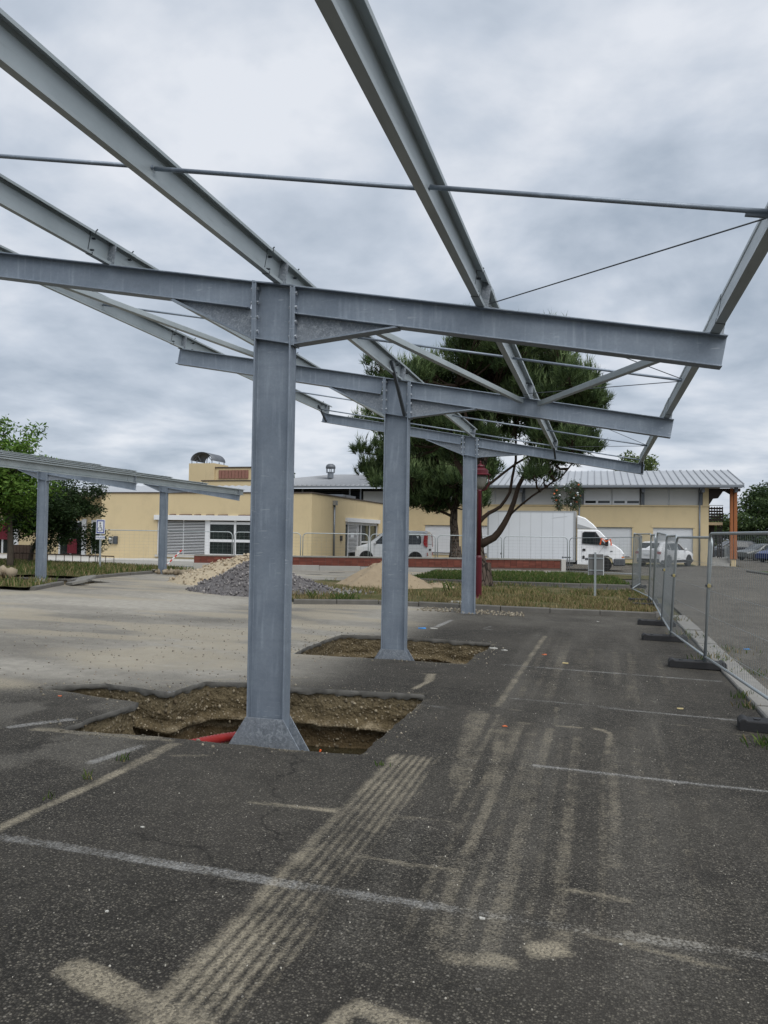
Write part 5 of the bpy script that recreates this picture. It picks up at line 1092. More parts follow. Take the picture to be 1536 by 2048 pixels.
# box lorry
TK = thing('box_lorry', 'white box lorry parked in front of the two storey building', 'lorry', (-2.3, 42.6, gz(-2.3, 42.6)))
def tb(name, a, b, mat, par=None, bev=.0): return MB().box(a, b).build(name, mat, par or TK, local=True, bevel=bev)
BX0, BX1, TY0, TY1 = -3.45, 1.12, -1.05, 1.05; Z0 = .02
tb('cargo_box', (BX0, TY0, .50), (BX1, TY1, 3.05), 'box_white', bev=.03)
for k in range(1, 8): tb('box_seam', (BX0+(BX1-BX0)*k/8-.006, TY0-.004, .55), (BX0+(BX1-BX0)*k/8+.006, TY0-.0005, 3.0), 'trim_grey')
tb('box_rail', (BX0-.01, TY0-.012, .44), (BX1+.01, TY1+.012, .56), 'trim_grey'); tb('box_rail', (BX0-.01, TY0-.012, 3.02), (BX1+.01, TY1+.012, 3.09), 'trim_grey'); tb('box_post', (BX1-.09, TY0-.014, .56), (BX1+.012, TY1+.014, 3.02), 'trim_grey'); tb('box_post', (BX0-.012, TY0-.014, .56), (BX0+.08, TY1+.014, 3.02), 'trim_grey')
tb('box_mark', (BX1-.55, TY0-.006, .64), (BX1-.22, TY0-.001, .70), 'pilaster_grey'); MB().lathe([(0, -.004), (.05, -.004), (.05, .002), (0, .002)], (BX1-.62, TY0-.002, .67), 14, 'Y').build('box_mark', 'pilaster_grey', TK, local=True); MB().lathe([(0, -.006), (.05, -.006), (.05, .002), (0, .002)], (BX0+.75, TY0-.002, .80), 14, 'Y').build('box_vent', 'black_plastic', TK, local=True)
MB().add([(-.1, TY0-.003, 2.68), (.62, TY0-.003, 2.78), (.78, TY0-.012, 2.84), (.0, TY0-.012, 2.74)], [(0, 1, 2, 3)]).build('dent', 'box_white', TK, local=True)
tb('chassis', (BX0+.1, -.45, .30), (2.2, .45, .48), 'black_plastic'); tb('side_guard', (BX0+1.4, TY0+.05, .22), (BX1-.1, TY0+.11, .30), 'bumper_grey'); tb('side_guard', (BX0+1.4, TY0+.05, .36), (BX1-.1, TY0+.11, .43), 'bumper_grey'); tb('marker_plate', (BX0+.1, TY0+.0, .38), (BX0+.75, TY0+.02, .438), 'litter_yellow')
# cab: side profile with rounded front, narrowed roof
cp = [(1.22, .32), (2.05, .30), (2.1, .62), (2.35, .80), (2.75, .80), (3.0, .64), (3.05, .40), (3.52, .36), (3.58, .50), (3.56, .92), (3.42, 1.12), (3.12, 1.34), (2.95, 1.42), (2.36, 2.06), (2.20, 2.14), (1.22, 2.14)]
for nm, prof_, mat, yy in (('cab', cp, 'vehicle_white', .98),):
    n = len(prof_); vs = []
    for s_ in (-1, -.93, .93, 1):
        for x, z in prof_:
            nar = 1-.10*max(0, (z-1.35)/.8); front = 1-.10*max(0, (x-2.9)/.65)
            sh = .985 if abs(s_) == 1 else 1.0
            cx, cz = 2.3, 1.1; k_ = .965 if abs(s_) == 1 else 1.0
            vs.append((cx+(x-cx)*k_ if x > 1.3 else x, s_*yy*nar*front, cz+(z-cz)*(k_ if z > .5 else 1)))
    fs = [(l*n+i, l*n+(i+1) % n, (l+1)*n+(i+1) % n, (l+1)*n+i) for l in range(3) for i in range(n)]+[tuple(range(n))[::-1], tuple(range(3*n, 4*n))]
    cab = MB().add(vs, fs).build(nm, mat, TK, local=True, bevel=.02)
def cabside(name, P_, mat, off=.02):
    for sg in (-1, 1):
        MB().add([(2.3+(x-2.3)*.965, sg*(.98*(1-.10*max(0, (z-1.35)/.8))*(1-.10*max(0, (x-2.9)/.65))+off), z) for x, z in P_], [tuple(range(len(P_)))]).build(name, mat, TK, local=True)
cabside('door_window', [(1.48, 1.45), (2.10, 1.36), (2.10, 1.98), (1.58, 1.98), (1.50, 1.94)], 'window_glass'); cabside('quarter_window', [(2.15, 1.355), (2.62, 1.38), (2.15, 1.90)], 'window_glass')
cabside('window_seal', [(1.44, 1.41), (2.68, 1.33), (2.14, 2.02), (1.56, 2.03), (1.45, 1.97)], 'black_plastic', .012)
cabside('door_line', [(1.42, .45), (1.435, .45), (1.435, 2.05), (1.42, 2.05)], 'trim_grey', .008); cabside('door_line', [(2.16, .70), (2.175, .70), (2.60, 1.33), (2.585, 1.33)], 'trim_grey', .008); cabside('door_handle', [(1.46, 1.02), (1.62, 1.02), (1.62, 1.14), (1.46, 1.14)], 'black_plastic', .014); cabside('fuel_flap', [(1.46, .62), (1.58, .62), (1.58, .78), (1.46, .78)], 'black_plastic', .014); cabside('side_trim', [(1.6, .56), (2.06, .56), (2.10, .66), (1.6, .66)], 'bumper_grey', .014); cabside('badge', [(2.90, 1.0), (3.02, 1.0), (3.02, 1.06), (2.90, 1.06)], 'pilaster_grey', .014)
MB().add([(2.99, -.82, 1.42), (2.99, .82, 1.42), (2.42, .74, 2.05), (2.42, -.74, 2.05)], [(0, 1, 2, 3)]).build('windscreen', 'window_glass', TK, local=True)
tb('front_bumper', (3.02, -.98, .28), (3.62, .98, .66), 'bumper_grey', bev=.06)
for sg in (-1, 1):
    MB().box((3.36, sg*.56, .74), (3.585, sg*.885, .92)).build('head_lamp', 'head_glass', TK, local=True, bevel=.03); MB().box((3.44, sg*.80, .70), (3.56, sg*.9, .76)).build('indicator', 'amber', TK, local=True)
    MB().box((2.62, sg*1.02, 1.30), (2.78, sg*1.18, 1.66)).build('door_mirror', 'black_plastic', TK, local=True, bevel=.03)
    wheel(TK, 2.62, sg*.87, .335, .22, sg); wheel(TK, -1.75, sg*.86, .335, .30, sg)
# wind deflector on the cab roof
df = [(1.20, 2.16), (2.24, 2.16), (2.02, 2.42), (1.62, 2.74), (1.20, 2.88)]
vs = [(x if s_ == 0 else x, yy, z) for s_, yy in ((0, -.86), (0, .86)) for x, z in df]; n = 5
MB().add(vs, [(i, (i+1) % n, n+(i+1) % n, n+i) for i in range(n)]+[(4, 3, 2, 1, 0), (5, 6, 7, 8, 9)]).build('wind_deflector', 'vehicle_white', TK, local=True, bevel=.05)
MB().add([(1.22, -.875, 2.19), (2.0, -.875, 2.19), (1.22, -.875, 2.42)], [(0, 1, 2)]).build('deflector_panel', 'trim_grey', TK, local=True)
# orange strap over the mirror
st = tag(MB().path([(.07, 41.34, 1.30), (.14, 41.33, 1.62), (.36, 41.32, 1.46), (.58, 41.33, 1.58), (.62, 41.34, 1.26)], [.035]*5, 6).build('strap', 'orange_plastic'), 'bright orange strap slung over the lorry door mirror', 'strap')

# ================================================================== VEGETATION
def leaves(name, C, size, cols, mat='leaf', parent=None, up=.5, asp=.5):
    n = len(C); d = rng.normal(0, 1, (n, 3)); d[:, 2] = d[:, 2]*.6-.15; d /= np.linalg.norm(d, axis=1)[:, None]
    nn = rng.normal(0, 1, (n, 3)); nn[:, 2] += up*2; s_ = np.cross(d, nn); s_ /= np.linalg.norm(s_, axis=1)[:, None]; nn = np.cross(s_, d)
    L_ = (size*rng.uniform(.6, 1.35, n))[:, None]; w = L_*asp
    p0, p1, p2, p3 = C, C+d*L_*.5+s_*w*.5+nn*L_*.06, C+d*L_-nn*L_*.08, C+d*L_*.5-s_*w*.5+nn*L_*.06
    V_ = np.stack([p0, p1, p2, p3], 1).reshape(-1, 3); i = np.arange(n)*4
    return npmesh(name, V_, np.stack([i, i+1, i+2, i+3], 1), mat, parent, col=np.repeat(cols, 4, 0))
def tufts(name, C, D_, nb, ln, w, cols, parent):
    n = len(C); C = np.repeat(C, nb, 0); D_ = np.repeat(D_, nb, 0); N_ = n*nb
    d = D_*1.0+rng.normal(0, .52, (N_, 3)); d /= np.linalg.norm(d, axis=1)[:, None]
    s_ = np.cross(d, rng.normal(0, 1, (N_, 3))); s_ /= np.linalg.norm(s_, axis=1)[:, None]
    L_ = (ln*rng.uniform(.6, 1.3, N_))[:, None]; st_ = C+D_*(rng.uniform(-.5, .5, N_)*ln)[:, None]
    V_ = np.stack([st_-s_*w/2, st_+s_*w/2, st_+d*L_], 1).reshape(-1, 3); i = np.arange(N_)*3
    cc = np.repeat(cols, nb, 0)*rng.uniform(.7, 1.3, (N_, 1))
    return npmesh(name, V_, np.stack([i, i+1, i+2], 1), 'needle', parent, col=np.repeat(cc, 3, 0))
def limb(m_, pts, r0, r1, n=8, k=7):
    P_ = np.array(pts, float); t_ = np.linspace(0, 1, len(P_)); q = np.linspace(0, 1, max(k, 2*len(P_)))
    C_ = np.stack([np.interp(q, t_, P_[:, i]) for i in range(3)], 1)
    for _ in range(2): C_[1:-1] = .25*C_[:-2]+.5*C_[1:-1]+.25*C_[2:]
    C_[1:-1] += rng.normal(0, .018, (len(C_)-2, 3)); m_.path([tuple(p) for p in C_], list(r0+(r1-r0)*q**.8), n); return C_
def pine(label, base, trunk, limbs, clusters, ntuft, nb, ln, w, r0, seed, twigs=True):
    root = thing('pine_tree', label, 'tree', tuple(base), 0, 'pine trees')
    m_ = MB(); tc_ = limb(m_, trunk, r0, r0*.34, 14, 16); b_ = Vector(base)
    m_.lathe([(r0*1.75, -.12), (r0*1.35, .10), (r0*1.1, .45), (r0*.98, .8)], tuple(base), 14); m_.build('trunk', 'pine_bark', root, smooth=True)
    bm_ = MB(); joints = [tuple(p) for p in tc_[len(tc_)//3:]]
    for (pts, ra, rb) in limbs: c_ = limb(bm_, pts, ra, rb, 10, 12); joints += [tuple(p) for p in c_[3:]]
    J_ = np.array(joints); Cc, Dd, Rr = [], [], []
    for (cx, cy, cz, rx, ry, rz) in clusters:
        c_ = np.array((cx, cy, cz)); d_ = ((J_-c_)**2).sum(1)+6*np.clip(J_[:, 2]-cz, 0, 9)**2; j = J_[d_.argmin()]
        mid = (j+c_)/2+np.array((0, 0, -.12-.10*abs(cx-j[0])))
        ll = limb(bm_, [j, mid, c_], .055, .014, 6, 6)
        for k_ in range(4):
            tip = c_+rng.normal(0, .5, 3)*np.array((rx, ry, rz)); limb(bm_, [ll[rng.integers(2, len(ll))], (c_+tip)/2-np.array((0, 0, .08)), tip], .018, .006, 4, 4)
        k = max(8, int(ntuft*rx*ry*rz)); v = rng.normal(0, 1, (k, 3)); v /= np.linalg.norm(v, axis=1)[:, None]; v[:, 2] = np.where(v[:, 2] < -.25, -v[:, 2]*.6, v[:, 2])
        rad = rng.uniform(.45, 1.05, k)**.7; p = c_+v*rad[:, None]*np.array((rx, ry, rz))
        Cc.append(p); dd = v*.55+np.array((0, 0, .95)); Dd.append(dd/np.linalg.norm(dd, axis=1)[:, None]); Rr.append(np.clip(.45*rad+.30*v[:, 2]+.25*rng.uniform(0, 1, k), 0, 1.2))
    bm_.build('branches', 'pine_limb', root, smooth=True)
    C_, D_, R_ = np.concatenate(Cc), np.concatenate(Dd), np.concatenate(Rr)[:, None]
    kk = rng.uniform(0, 1, (len(C_), 1)); cols = np.array((.028, .052, .020))*(1-kk)+np.array((.085, .128, .042))*kk
    cr_ = tufts('crown', C_, D_, nb, ln, w, cols, root)
    up_ = np.where(D_[:, 2] > .93)[0]; up_ = up_[rng.uniform(0, 1, len(up_)) < .45]; d2 = D_[up_]*np.array((.45, .45, 1.)); d2 /= np.linalg.norm(d2, axis=1)[:, None]
    tufts('candles', C_[up_]+d2*ln*.8, d2*1.7, max(6, nb-5), ln*1.25, w*.9, np.tile(np.array((.135, .185, .075)), (len(up_), 1)), cr_); return root
# near pine: crown lobes spread over a forked trunk
B1 = np.array((-3.56, 24.74, .02))
cl1 = []
def lobe(cx, cz, r, n, cy=25.0, flat=.62, dy=1.5):
    for _ in range(n):
        a = rng.uniform(0, 6.28); q = rng.uniform(0, 1)**.5; cl1.append((cx+q*r*math.cos(a), cy+rng.normal(0, dy*.6), cz+q*r*flat*math.sin(a), rng.uniform(.36, .64), rng.uniform(.36, .64), rng.uniform(.24, .38)))
for a in [(-3.3, 7.35, 1.2, 14), (-4.5, 7.0, 1.1, 12), (-2.2, 7.0, 1.2, 13), (-5.6, 6.3, 1.1, 11), (-1.1, 6.3, 1.1, 11), (-.6, 5.5, .65, 5), (-3.0, 6.2, 1.4, 12), (-1.6, 5.6, 1.2, 10), (-4.6, 5.7, 1.2, 9), (-.65, 4.7, .6, 4), (-1.3, 4.5, .7, 3), (-6.4, 6.6, .7, 6), (-5.9, 5.2, .7, 5), (-3.4, 8.0, .55, 5), (-2.2, 7.75, .5, 4), (-1.3, 3.9, .55, 3), (-1.9, 3.5, .45, 2), (-3.9, 5.1, 1.1, 6), (-2.4, 5.1, 1.2, 5), (-6.9, 5.9, .6, 5), (-7.0, 6.9, .4, 3), (-2.8, 7.6, 1.5, 8), (-1.0, 5.3, 1.0, 8), (-.75, 4.5, .6, 5), (-1.6, 4.7, .8, 5), (-2.9, 6.6, 1.7, 14), (-4.9, 6.3, 1.3, 10), (-1.5, 6.3, 1.1, 8), (-5.4, 5.0, .9, 6), (-4.4, 4.6, .8, 5), (-.7, 6.1, .6, 4)]: lobe(*a)
pine('broad dark pine with a forked trunk behind the third carport column', B1, [B1, B1+(-.10, 0, .8), B1+(-.22, .05, 1.7), B1+(-.25, .1, 2.8), B1+(.0, .2, 4.4), B1+(.3, .2, 6.2)],
     [([B1+(-.12, 0, 1.35), B1+(.40, .05, 1.62), B1+(.72, .1, 2.05), B1+(1.0, .2, 3.0), B1+(1.5, .3, 4.2), B1+(2.1, .2, 5.3)], .145, .035),
      ([B1+(-.2, 0, 2.0), B1+(.15, .2, 2.45), B1+(.62, .3, 2.6), B1+(.85, .4, 3.2), B1+(1.05, .5, 4.6), B1+(.9, .4, 5.8)], .075, .03),
      ([B1+(-.25, .1, 2.9), B1+(-.8, .2, 3.9), B1+(-1.6, .1, 5.2), B1+(-2.2, .0, 6.0)], .12, .04), ([B1+(-.1, .1, 3.8), B1+(-.4, -.4, 5.0), B1+(-.8, -.5, 6.4)], .10, .04),
      ([B1+(.8, .1, 2.3), B1+(1.5, -.2, 2.9), B1+(2.3, -.2, 3.4), B1+(3.0, 0, 4.2)], .038, .02), ([B1+(1.2, .2, 3.5), B1+(2.2, .5, 4.0), B1+(3.1, .5, 5.2)], .045, .02), ([B1+(-.2, 0, 3.0), B1+(.9, .4, 3.9), B1+(1.9, .4, 4.6), B1+(2.9, .3, 5.9)], .05, .02)],
     cl1, 820, 13, .23, .024, .26, 5)
# second pine further back, between van and lorry
B2 = np.array((-7.1, 39.5, .30)); cl1 = []
for a in [(-9.0, 8.2, 1.7, 16, 39.4, .7, 1.6), (-10.6, 7.4, 1.5, 14, 39.4, .7, 1.6), (-7.4, 8.0, 1.7, 14, 39.4, .7, 1.6), (-11.2, 5.6, 1.3, 10, 39.4, .8, 1.5), (-9.8, 5.4, 1.6, 14, 39.4, .8, 1.5), (-7.8, 5.6, 1.6, 13, 39.4, .7, 1.6), (-9.0, 3.9, 1.4, 10, 39.4, .6, 1.4), (-7.4, 4.2, 1.0, 7, 39.4, .6, 1.4), (-11.0, 4.4, .8, 5, 39.4, .7, 1.0), (-5.9, 7.0, 1.3, 8, 39.4, .7, 1.4), (-5.4, 5.2, 1.0, 5, 39.4, .6, 1.2), (-8.6, 4.6, 1.6, 9, 39.2, .6, 1.4), (-6.6, 4.6, 1.2, 9, 39.3, .6, 1.4), (-8.2, 6.6, 1.8, 14, 39.4, .7, 1.6), (-6.3, 3.6, .9, 6, 39.3, .5, 1.2), (-9.4, 6.6, 1.7, 12, 39.4, .7, 1.6), (-10.4, 4.8, 1.2, 8, 39.4, .6, 1.4), (-8.4, 3.4, 1.1, 7, 39.3, .5, 1.2), (-7.0, 5.4, 1.2, 9, 39.3, .6, 1.4)]: lobe(*a)
cl1 = [(a, b, c, d*1.3, e*1.3, f*1.3) for a, b, c, d, e, f in cl1]
pine('darker pine with a straight reddish trunk between van and lorry', B2, [B2, B2+(-.1, 0, 1.6), B2+(-.1, 0, 3.0), B2+(.1, 0, 5.0), B2+(-.2, 0, 7.6)],
     [([B2+(-.1, 0, 2.6), B2+(-1.0, 0, 3.8), B2+(-2.4, 0, 5.2), B2+(-3.2, 0, 6.6)], .16, .05), ([B2+(0, 0, 3.4), B2+(-1.2, .2, 5.0), B2+(-1.9, 0, 7.2)], .14, .05), ([B2+(0, 0, 2.9), B2+(.8, 0, 4.2), B2+(1.3, 0, 6.0)], .12, .04), ([B2+(-.1, 0, 2.3), B2+(-1.4, -.2, 2.9), B2+(-2.6, -.2, 3.6)], .08, .03)],
     cl1, 330, 14, .30, .042, .28, 6)

def broad(name, label, base, h, clusters, n, size, lo, hi, trunk_r, group=None, asp=.5, up=.5, stems=1):
    root = thing(name, label, 'tree', tuple(base), 0, group); m_ = MB(); b_ = np.array(base, float)
    top = np.array((np.mean([c[0] for c in clusters]), np.mean([c[1] for c in clusters]), np.mean([c[2] for c in clusters])))
    tr_ = limb(m_, [b_+(0, 0, -.1), b_+(.05, 0, h*.5), (b_+(0, 0, h)+top)/2, top], trunk_r, trunk_r*.35, 10, 10); m_.build('trunk', 'bark', root, smooth=True)
    bm_ = MB(); Cc, Kk = [], []
    tot = sum(c[3]*c[4]*c[5] for c in clusters)
    for c in clusters:
        cc_ = np.array(c[:3]); limb(bm_, [tr_[6], (tr_[8]+cc_)/2-(0, 0, .1), cc_], trunk_r*.4, .012, 6, 6)
        k = int(n*c[3]*c[4]*c[5]/tot); v = rng.normal(0, 1, (k, 3)); v /= np.linalg.norm(v, axis=1)[:, None]; rad = rng.uniform(0, 1, k)**.42*rng.uniform(.8, 1.12, k)
        Cc.append(cc_+v*rad[:, None]*np.array(c[3:6])); Kk.append(rng.uniform(0, 1, k))
    bm_.build('branches', 'bark', root, smooth=True); C_ = np.concatenate(Cc); kk = np.concatenate(Kk)[:, None]
    leaves('crown', C_, size, np.array(lo)*(1-kk)+np.array(hi)*kk, 'leaf', root, up, asp); return root
rc = lambda cx, cy, cz, r, n, e=.45, f=.8: [(cx+rng.normal(0, r*.5), cy+rng.normal(0, r*.5), cz+rng.normal(0, r*.5*f), r*rng.uniform(.35, .6), r*rng.uniform(.35, .6), r*rng.uniform(.3, .5)) for _ in range(n)]
broad('broadleaf_tree', 'light green tree with drooping leaflets at the left edge', (-19.0, 21.75, gz(-19, 21.7)), 1.9, rc(-19.3, 21.8, 3.4, 1.5, 14)+rc(-18.3, 21.5, 2.9, 1.0, 8)+rc(-18.6, 21.6, 4.1, .8, 6)+rc(-20.6, 21.5, 3.2, 1.4, 8)+rc(-19.8, 21.6, 5.0, .9, 6)+rc(-19.0, 21.7, 2.5, 1.0, 8), 15000, .17, (.045, .105, .016), (.155, .26, .045), .12, asp=.36)
broad('broadleaf_tree', 'dark round evergreen tree behind the left carport column', (-20.5, 24.44, gz(-20.5, 24.4)), 1.1, rc(-19.6, 24.7, 2.5, 1.3, 18)+rc(-18.7, 24.9, 2.7, .9, 9)+rc(-20.4, 24.4, 2.6, 1.0, 9)+rc(-19.3, 24.7, 1.8, .8, 9)+rc(-18.6, 24.8, 2.1, .7, 7)+rc(-20.3, 24.4, 2.0, .8, 7), 34000, .10, (.012, .030, .010), (.045, .078, .024), .10)
# trees beyond the buildings
TLb = ['pale green round tree crown rising behind the metal roof', 'tall dark tree at the right edge behind the parked cars', 'mid green tree behind the dark parked car', 'low tree between the orange post and the tall dark tree', 'far tree right of the grey hatchback', 'small tree top behind the rooftop block']
broad('far_tree', TLb[0], (3.3, 78.5, 0), 5, rc(3.3, 78.5, 8.0, 2.2, 14), 4200, .34, (.06, .10, .03), (.16, .20, .07), .2, 'far trees')
broad('far_tree', TLb[1], (20.3, 98.5, -.1), 3, rc(20.3, 98.5, 5.6, 3.2, 18)+rc(20.5, 98.5, 2.5, 2.6, 12), 6500, .42, (.022, .045, .018), (.07, .105, .04), .22, 'far trees')
broad('far_tree', TLb[2], (13.8, 96, -.1), 1.5, rc(13.8, 96, 2.8, 2.2, 16)+rc(12.6, 96, 1.6, 1.8, 10), 5200, .36, (.04, .075, .022), (.115, .155, .05), .2, 'far trees')
broad('far_tree', TLb[3], (16.8, 97, -.1), 1.8, rc(16.8, 97, 3.6, 2.2, 16)+rc(16.4, 96, 1.5, 2.2, 12), 5600, .36, (.03, .06, .02), (.085, .125, .045), .2, 'far trees')
broad('far_tree', TLb[4], (23.5, 94, -.1), 2, rc(23.5, 94, 4.0, 2.6, 16)+rc(22, 94, 1.6, 2.4, 12), 5000, .40, (.03, .06, .02), (.085, .125, .045), .2, 'far trees')
broad('far_tree', TLb[5], (-27.5, 64, -.1), 4, rc(-27.4, 64, 7.0, 1.2, 9), 1600, .3, (.03, .06, .02), (.085, .125, .045), .15, 'far trees')
# slim shrub with round flowers above the lorry
SH = thing('flowering_shrub', 'slim shrub with red and white round flowers above the lorry', 'shrub', (-1.72, 45.2, gz(-1.7, 45.2)))
m_ = MB(); pts = []
for k in range(16):
    a = rng.uniform(0, 6.28); tip = np.array((-1.72+rng.uniform(-.75, .75), 45.2+rng.uniform(-.5, .5), rng.uniform(3.7, 4.8))); c_ = limb(m_, [(-1.72, 45.2, -.05), (-1.72+(tip[0]+1.72)*.3, 45.2, 1.9), tip], .03, .008, 5, 8); pts.append(c_[6:])
m_.build('stems', 'bark', SH, smooth=True); P_ = np.concatenate(pts); k = rng.integers(0, len(P_), 2600); kk = rng.uniform(0, 1, (2600, 1))
leaves('foliage', P_[k]+rng.normal(0, .10, (2600, 3)), .13, np.array((.03, .055, .03))*(1-kk)+np.array((.11, .14, .075))*kk, 'leaf', SH, .3, .3)
for k in range(26):
    p = P_[rng.integers(0, len(P_))]+rng.normal(0, .10, 3); MB().lathe([(0, -.055), (.045, -.035), (.062, 0), (.045, .035), (0, .055)], (p[0], p[1]-.12, p[2]), 8).build('flower', 'litter_orange' if k % 2 else 'sign_white', SH, smooth=True)

# ================================================================== STREET FURNITURE
LX, LY, LZ = -2.92, 19.55, gz(-2.9, 19.5)+.06
LP = thing('street_lamp', 'burgundy heritage street lamp beside the third carport column', 'street lamp', (LX, LY, LZ))
MB().lathe([(.12, -.06), (.12, .02), (.085, .06), (.085, 1.05), (.065, 1.10)], (LX, LY, LZ), 16).build('base', 'burgundy', LP, smooth=False)
MB().lathe([(.058, 1.10), (.050, 2.72), (.06, 2.76), (.0, 2.77)], (LX, LY, LZ), 14).build('post', 'burgundy', LP, smooth=True)
GXo, GZo = LX+.08, LZ
MB().lathe([(.03, 2.76), (.12, 2.86), (.155, 3.02), (.165, 3.13)], (LX+.02, LY, LZ), 18).build('globe', 'lamp_glass', LP, smooth=True)
MB().lathe([(.0, 3.50), (.018, 3.49), (.022, 3.46), (.014, 3.43), (.05, 3.40), (.10, 3.38), (.11, 3.35), (.085, 3.33), (.15, 3.29), (.20, 3.25), (.20, 3.17), (.27, 3.135), (.26, 3.12), (.0, 3.12)], (LX+.02, LY, LZ), 24).build('hood', 'burgundy', LP)
for sg in (-1, 1): MB().path([(LX+.02+sg*.05, LY, LZ+2.73), (LX+.02+sg*.15, LY, LZ+2.77), (LX+.02+sg*.22, LY, LZ+2.92), (LX+.02+sg*.20, LY, LZ+3.13)], .014, 6).build('bracket_arm', 'burgundy', LP, smooth=True)
# sign seen from behind on the island
SB = thing('sign_post', 'grey back of a small road sign on a post on the grass island', 'sign', (-.09, 22.6, gz(-.1, 22.6)))
MB().box((-.12, 22.58, -.1), (-.06, 22.63, 1.26)).build('post', 'fence_zinc', SB); MB().box((-.27, 22.64, .63), (.13, 22.665, 1.21)).build('panel', 'sign_back', SB, bevel=.004); MB().box((-.285, 22.666, .62), (.145, 22.675, 1.22)).build('panel_rim', 'sign_white', SB)
for z in (.74, 1.08): MB().box((-.27, 22.625, z), (.13, 22.639, z+.03)).build('clamp_rail', 'fence_zinc', SB)
# disabled parking sign
c0 = Vector((-16.72, 23.4, gz(-16.7, 23.4)+.02)); uu = Vector((math.cos(R(20)), math.sin(R(20)), 0)); nnv = Vector((uu.y, -uu.x, 0))
SG = thing('parking_sign', 'white and blue wheelchair parking sign on a post by the lawn', 'sign', tuple(c0))
def sbox(name, u0, u1, n0, n1, z0, z1, mat):
    vs = [c0+uu*u+nnv*n_+Vector((0, 0, z)) for z in (z0, z1) for u, n_ in ((u0, n0), (u1, n0), (u1, n1), (u0, n1))]
    return MB().add(vs, [(3, 2, 1, 0), (4, 5, 6, 7), (0, 1, 5, 4), (1, 2, 6, 5), (2, 3, 7, 6), (3, 0, 4, 7)]).build(name, mat, SG)
sbox('post', -.03, .03, -.05, .0, -.1, 1.75, 'fence_zinc'); sbox('plate', -.15, .15, .001, .015, 1.26, 1.76, 'sign_white'); sbox('plate', -.155, .155, .001, .015, 1.07, 1.20, 'sign_white')
for a in ((-.13, .13, 1.70, 1.735), (-.13, .13, 1.285, 1.32), (-.13, -.10, 1.321, 1.699), (.10, .13, 1.321, 1.699)): sbox('border', a[0], a[1], .0155, .018, a[2], a[3], 'sign_blue')
sm = MB()
def sp_(u, z): return c0+uu*u+nnv*.022+Vector((0, 0, z))
sm.path([sp_(-.01, 1.60), sp_(-.015, 1.49), sp_(.04, 1.48), sp_(.06, 1.40), sp_(.085, 1.40)], .009, 5); sm.path([sp_(-.012, 1.545), sp_(.04, 1.54)], .007, 5)
sm.path([sp_(-.02+.065*math.cos(t_), 1.43+.065*math.sin(t_)) for t_ in np.linspace(2.1, 6.0, 12)], .007, 5); sm.lathe([(0, -.01), (.022, -.01), (.022, .01), (0, .01)], tuple(sp_(-.01, 1.635)), 10, 'Y'); sm.build('wheelchair_symbol', 'sign_black', SG)
tx = bpy.data.curves.new('lettering', 'FONT'); tx.body = '2 PLACES'; tx.size = .075; tx.align_x = 'CENTER'; tx.align_y = 'CENTER'; tx.extrude = .002
to = bpy.data.objects.new('lettering_curve', tx); COL.objects.link(to); bpy.context.view_layer.update()
me = bpy.data.meshes.new_from_object(to.evaluated_get(bpy.context.evaluated_depsgraph_get())); bpy.data.objects.remove(to)
lo = link('lettering', me, 'sign_blue', SG); lo.location = uu*0+nnv*.019+Vector((0, 0, 1.135)); lo.rotation_euler = (R(90), 0, R(20))
# planters, bench and rack on the lawn at the left
PLN = thing('planter', 'brown wooden planter box near the left tree trunks', 'planter', (-23.3, 27.6, gz(-23, 27.6)+.08))
for k in range(7): MB().box((-23.9+.17*k, 27.3, .3), (-23.75+.17*k, 27.34, 1.0)).build('board', 'planter_wood', PLN)
MB().box((-23.88, 27.345, .25), (-22.75, 28.2, .92)).build('soil', 'pit_soil', PLN)
BN = thing('picnic_table', 'brown slatted picnic table at the left edge behind the tree', 'table', (-23.2, 24.9, gz(-23, 25)+.08))
for k in range(4): MB().box((-24.2, 24.6+.2*k, .95), (-22.6, 24.77+.2*k, 1.0)).build('top_slat', 'planter_wood', BN)
for k in range(3): MB().box((-24.2, 24.4, .55+.14*k), (-22.65, 24.44, .65+.14*k)).build('side_slat', 'planter_wood', BN)
for x_ in (-24.0, -22.85): MB().box((x_, 24.5, .2), (x_+.08, 25.4, .949)).build('leg', 'planter_wood', BN)
RK = thing('bicycle_rack', 'low rusty bicycle rack on the lawn behind the left column', 'rack', (-19.2, 24.6, gz(-19, 24.6)+.08))
MB().tube((-20.8, 24.0, .78), (-17.4, 25.2, .70), .02, 8).build('rail', 'planter_wood', RK)
for k in range(13): a = Vector((-20.8, 24.0, .78)).lerp(Vector((-17.4, 25.2, .70)), k/12); MB().tube(a, a-Vector((0, 0, .42)), .012, 6).build('bar', 'planter_wood', RK)
# barrier tape by the far left column
BT = thing('barrier_tape', 'red and white striped tape leaning at the far left column', 'tape', (-17.7, 30.5, .1))
for k in range(8): a, b = Vector((-18.4, 30.2, .0)).lerp(Vector((-17.7, 30.6, .85)), k/8), Vector((-18.4, 30.2, .0)).lerp(Vector((-17.7, 30.6, .85)), (k+1)/8); MB().tube(a, b, .03, 6).build('stripe', 'tape_red' if k % 2 else 'sign_white', BT)
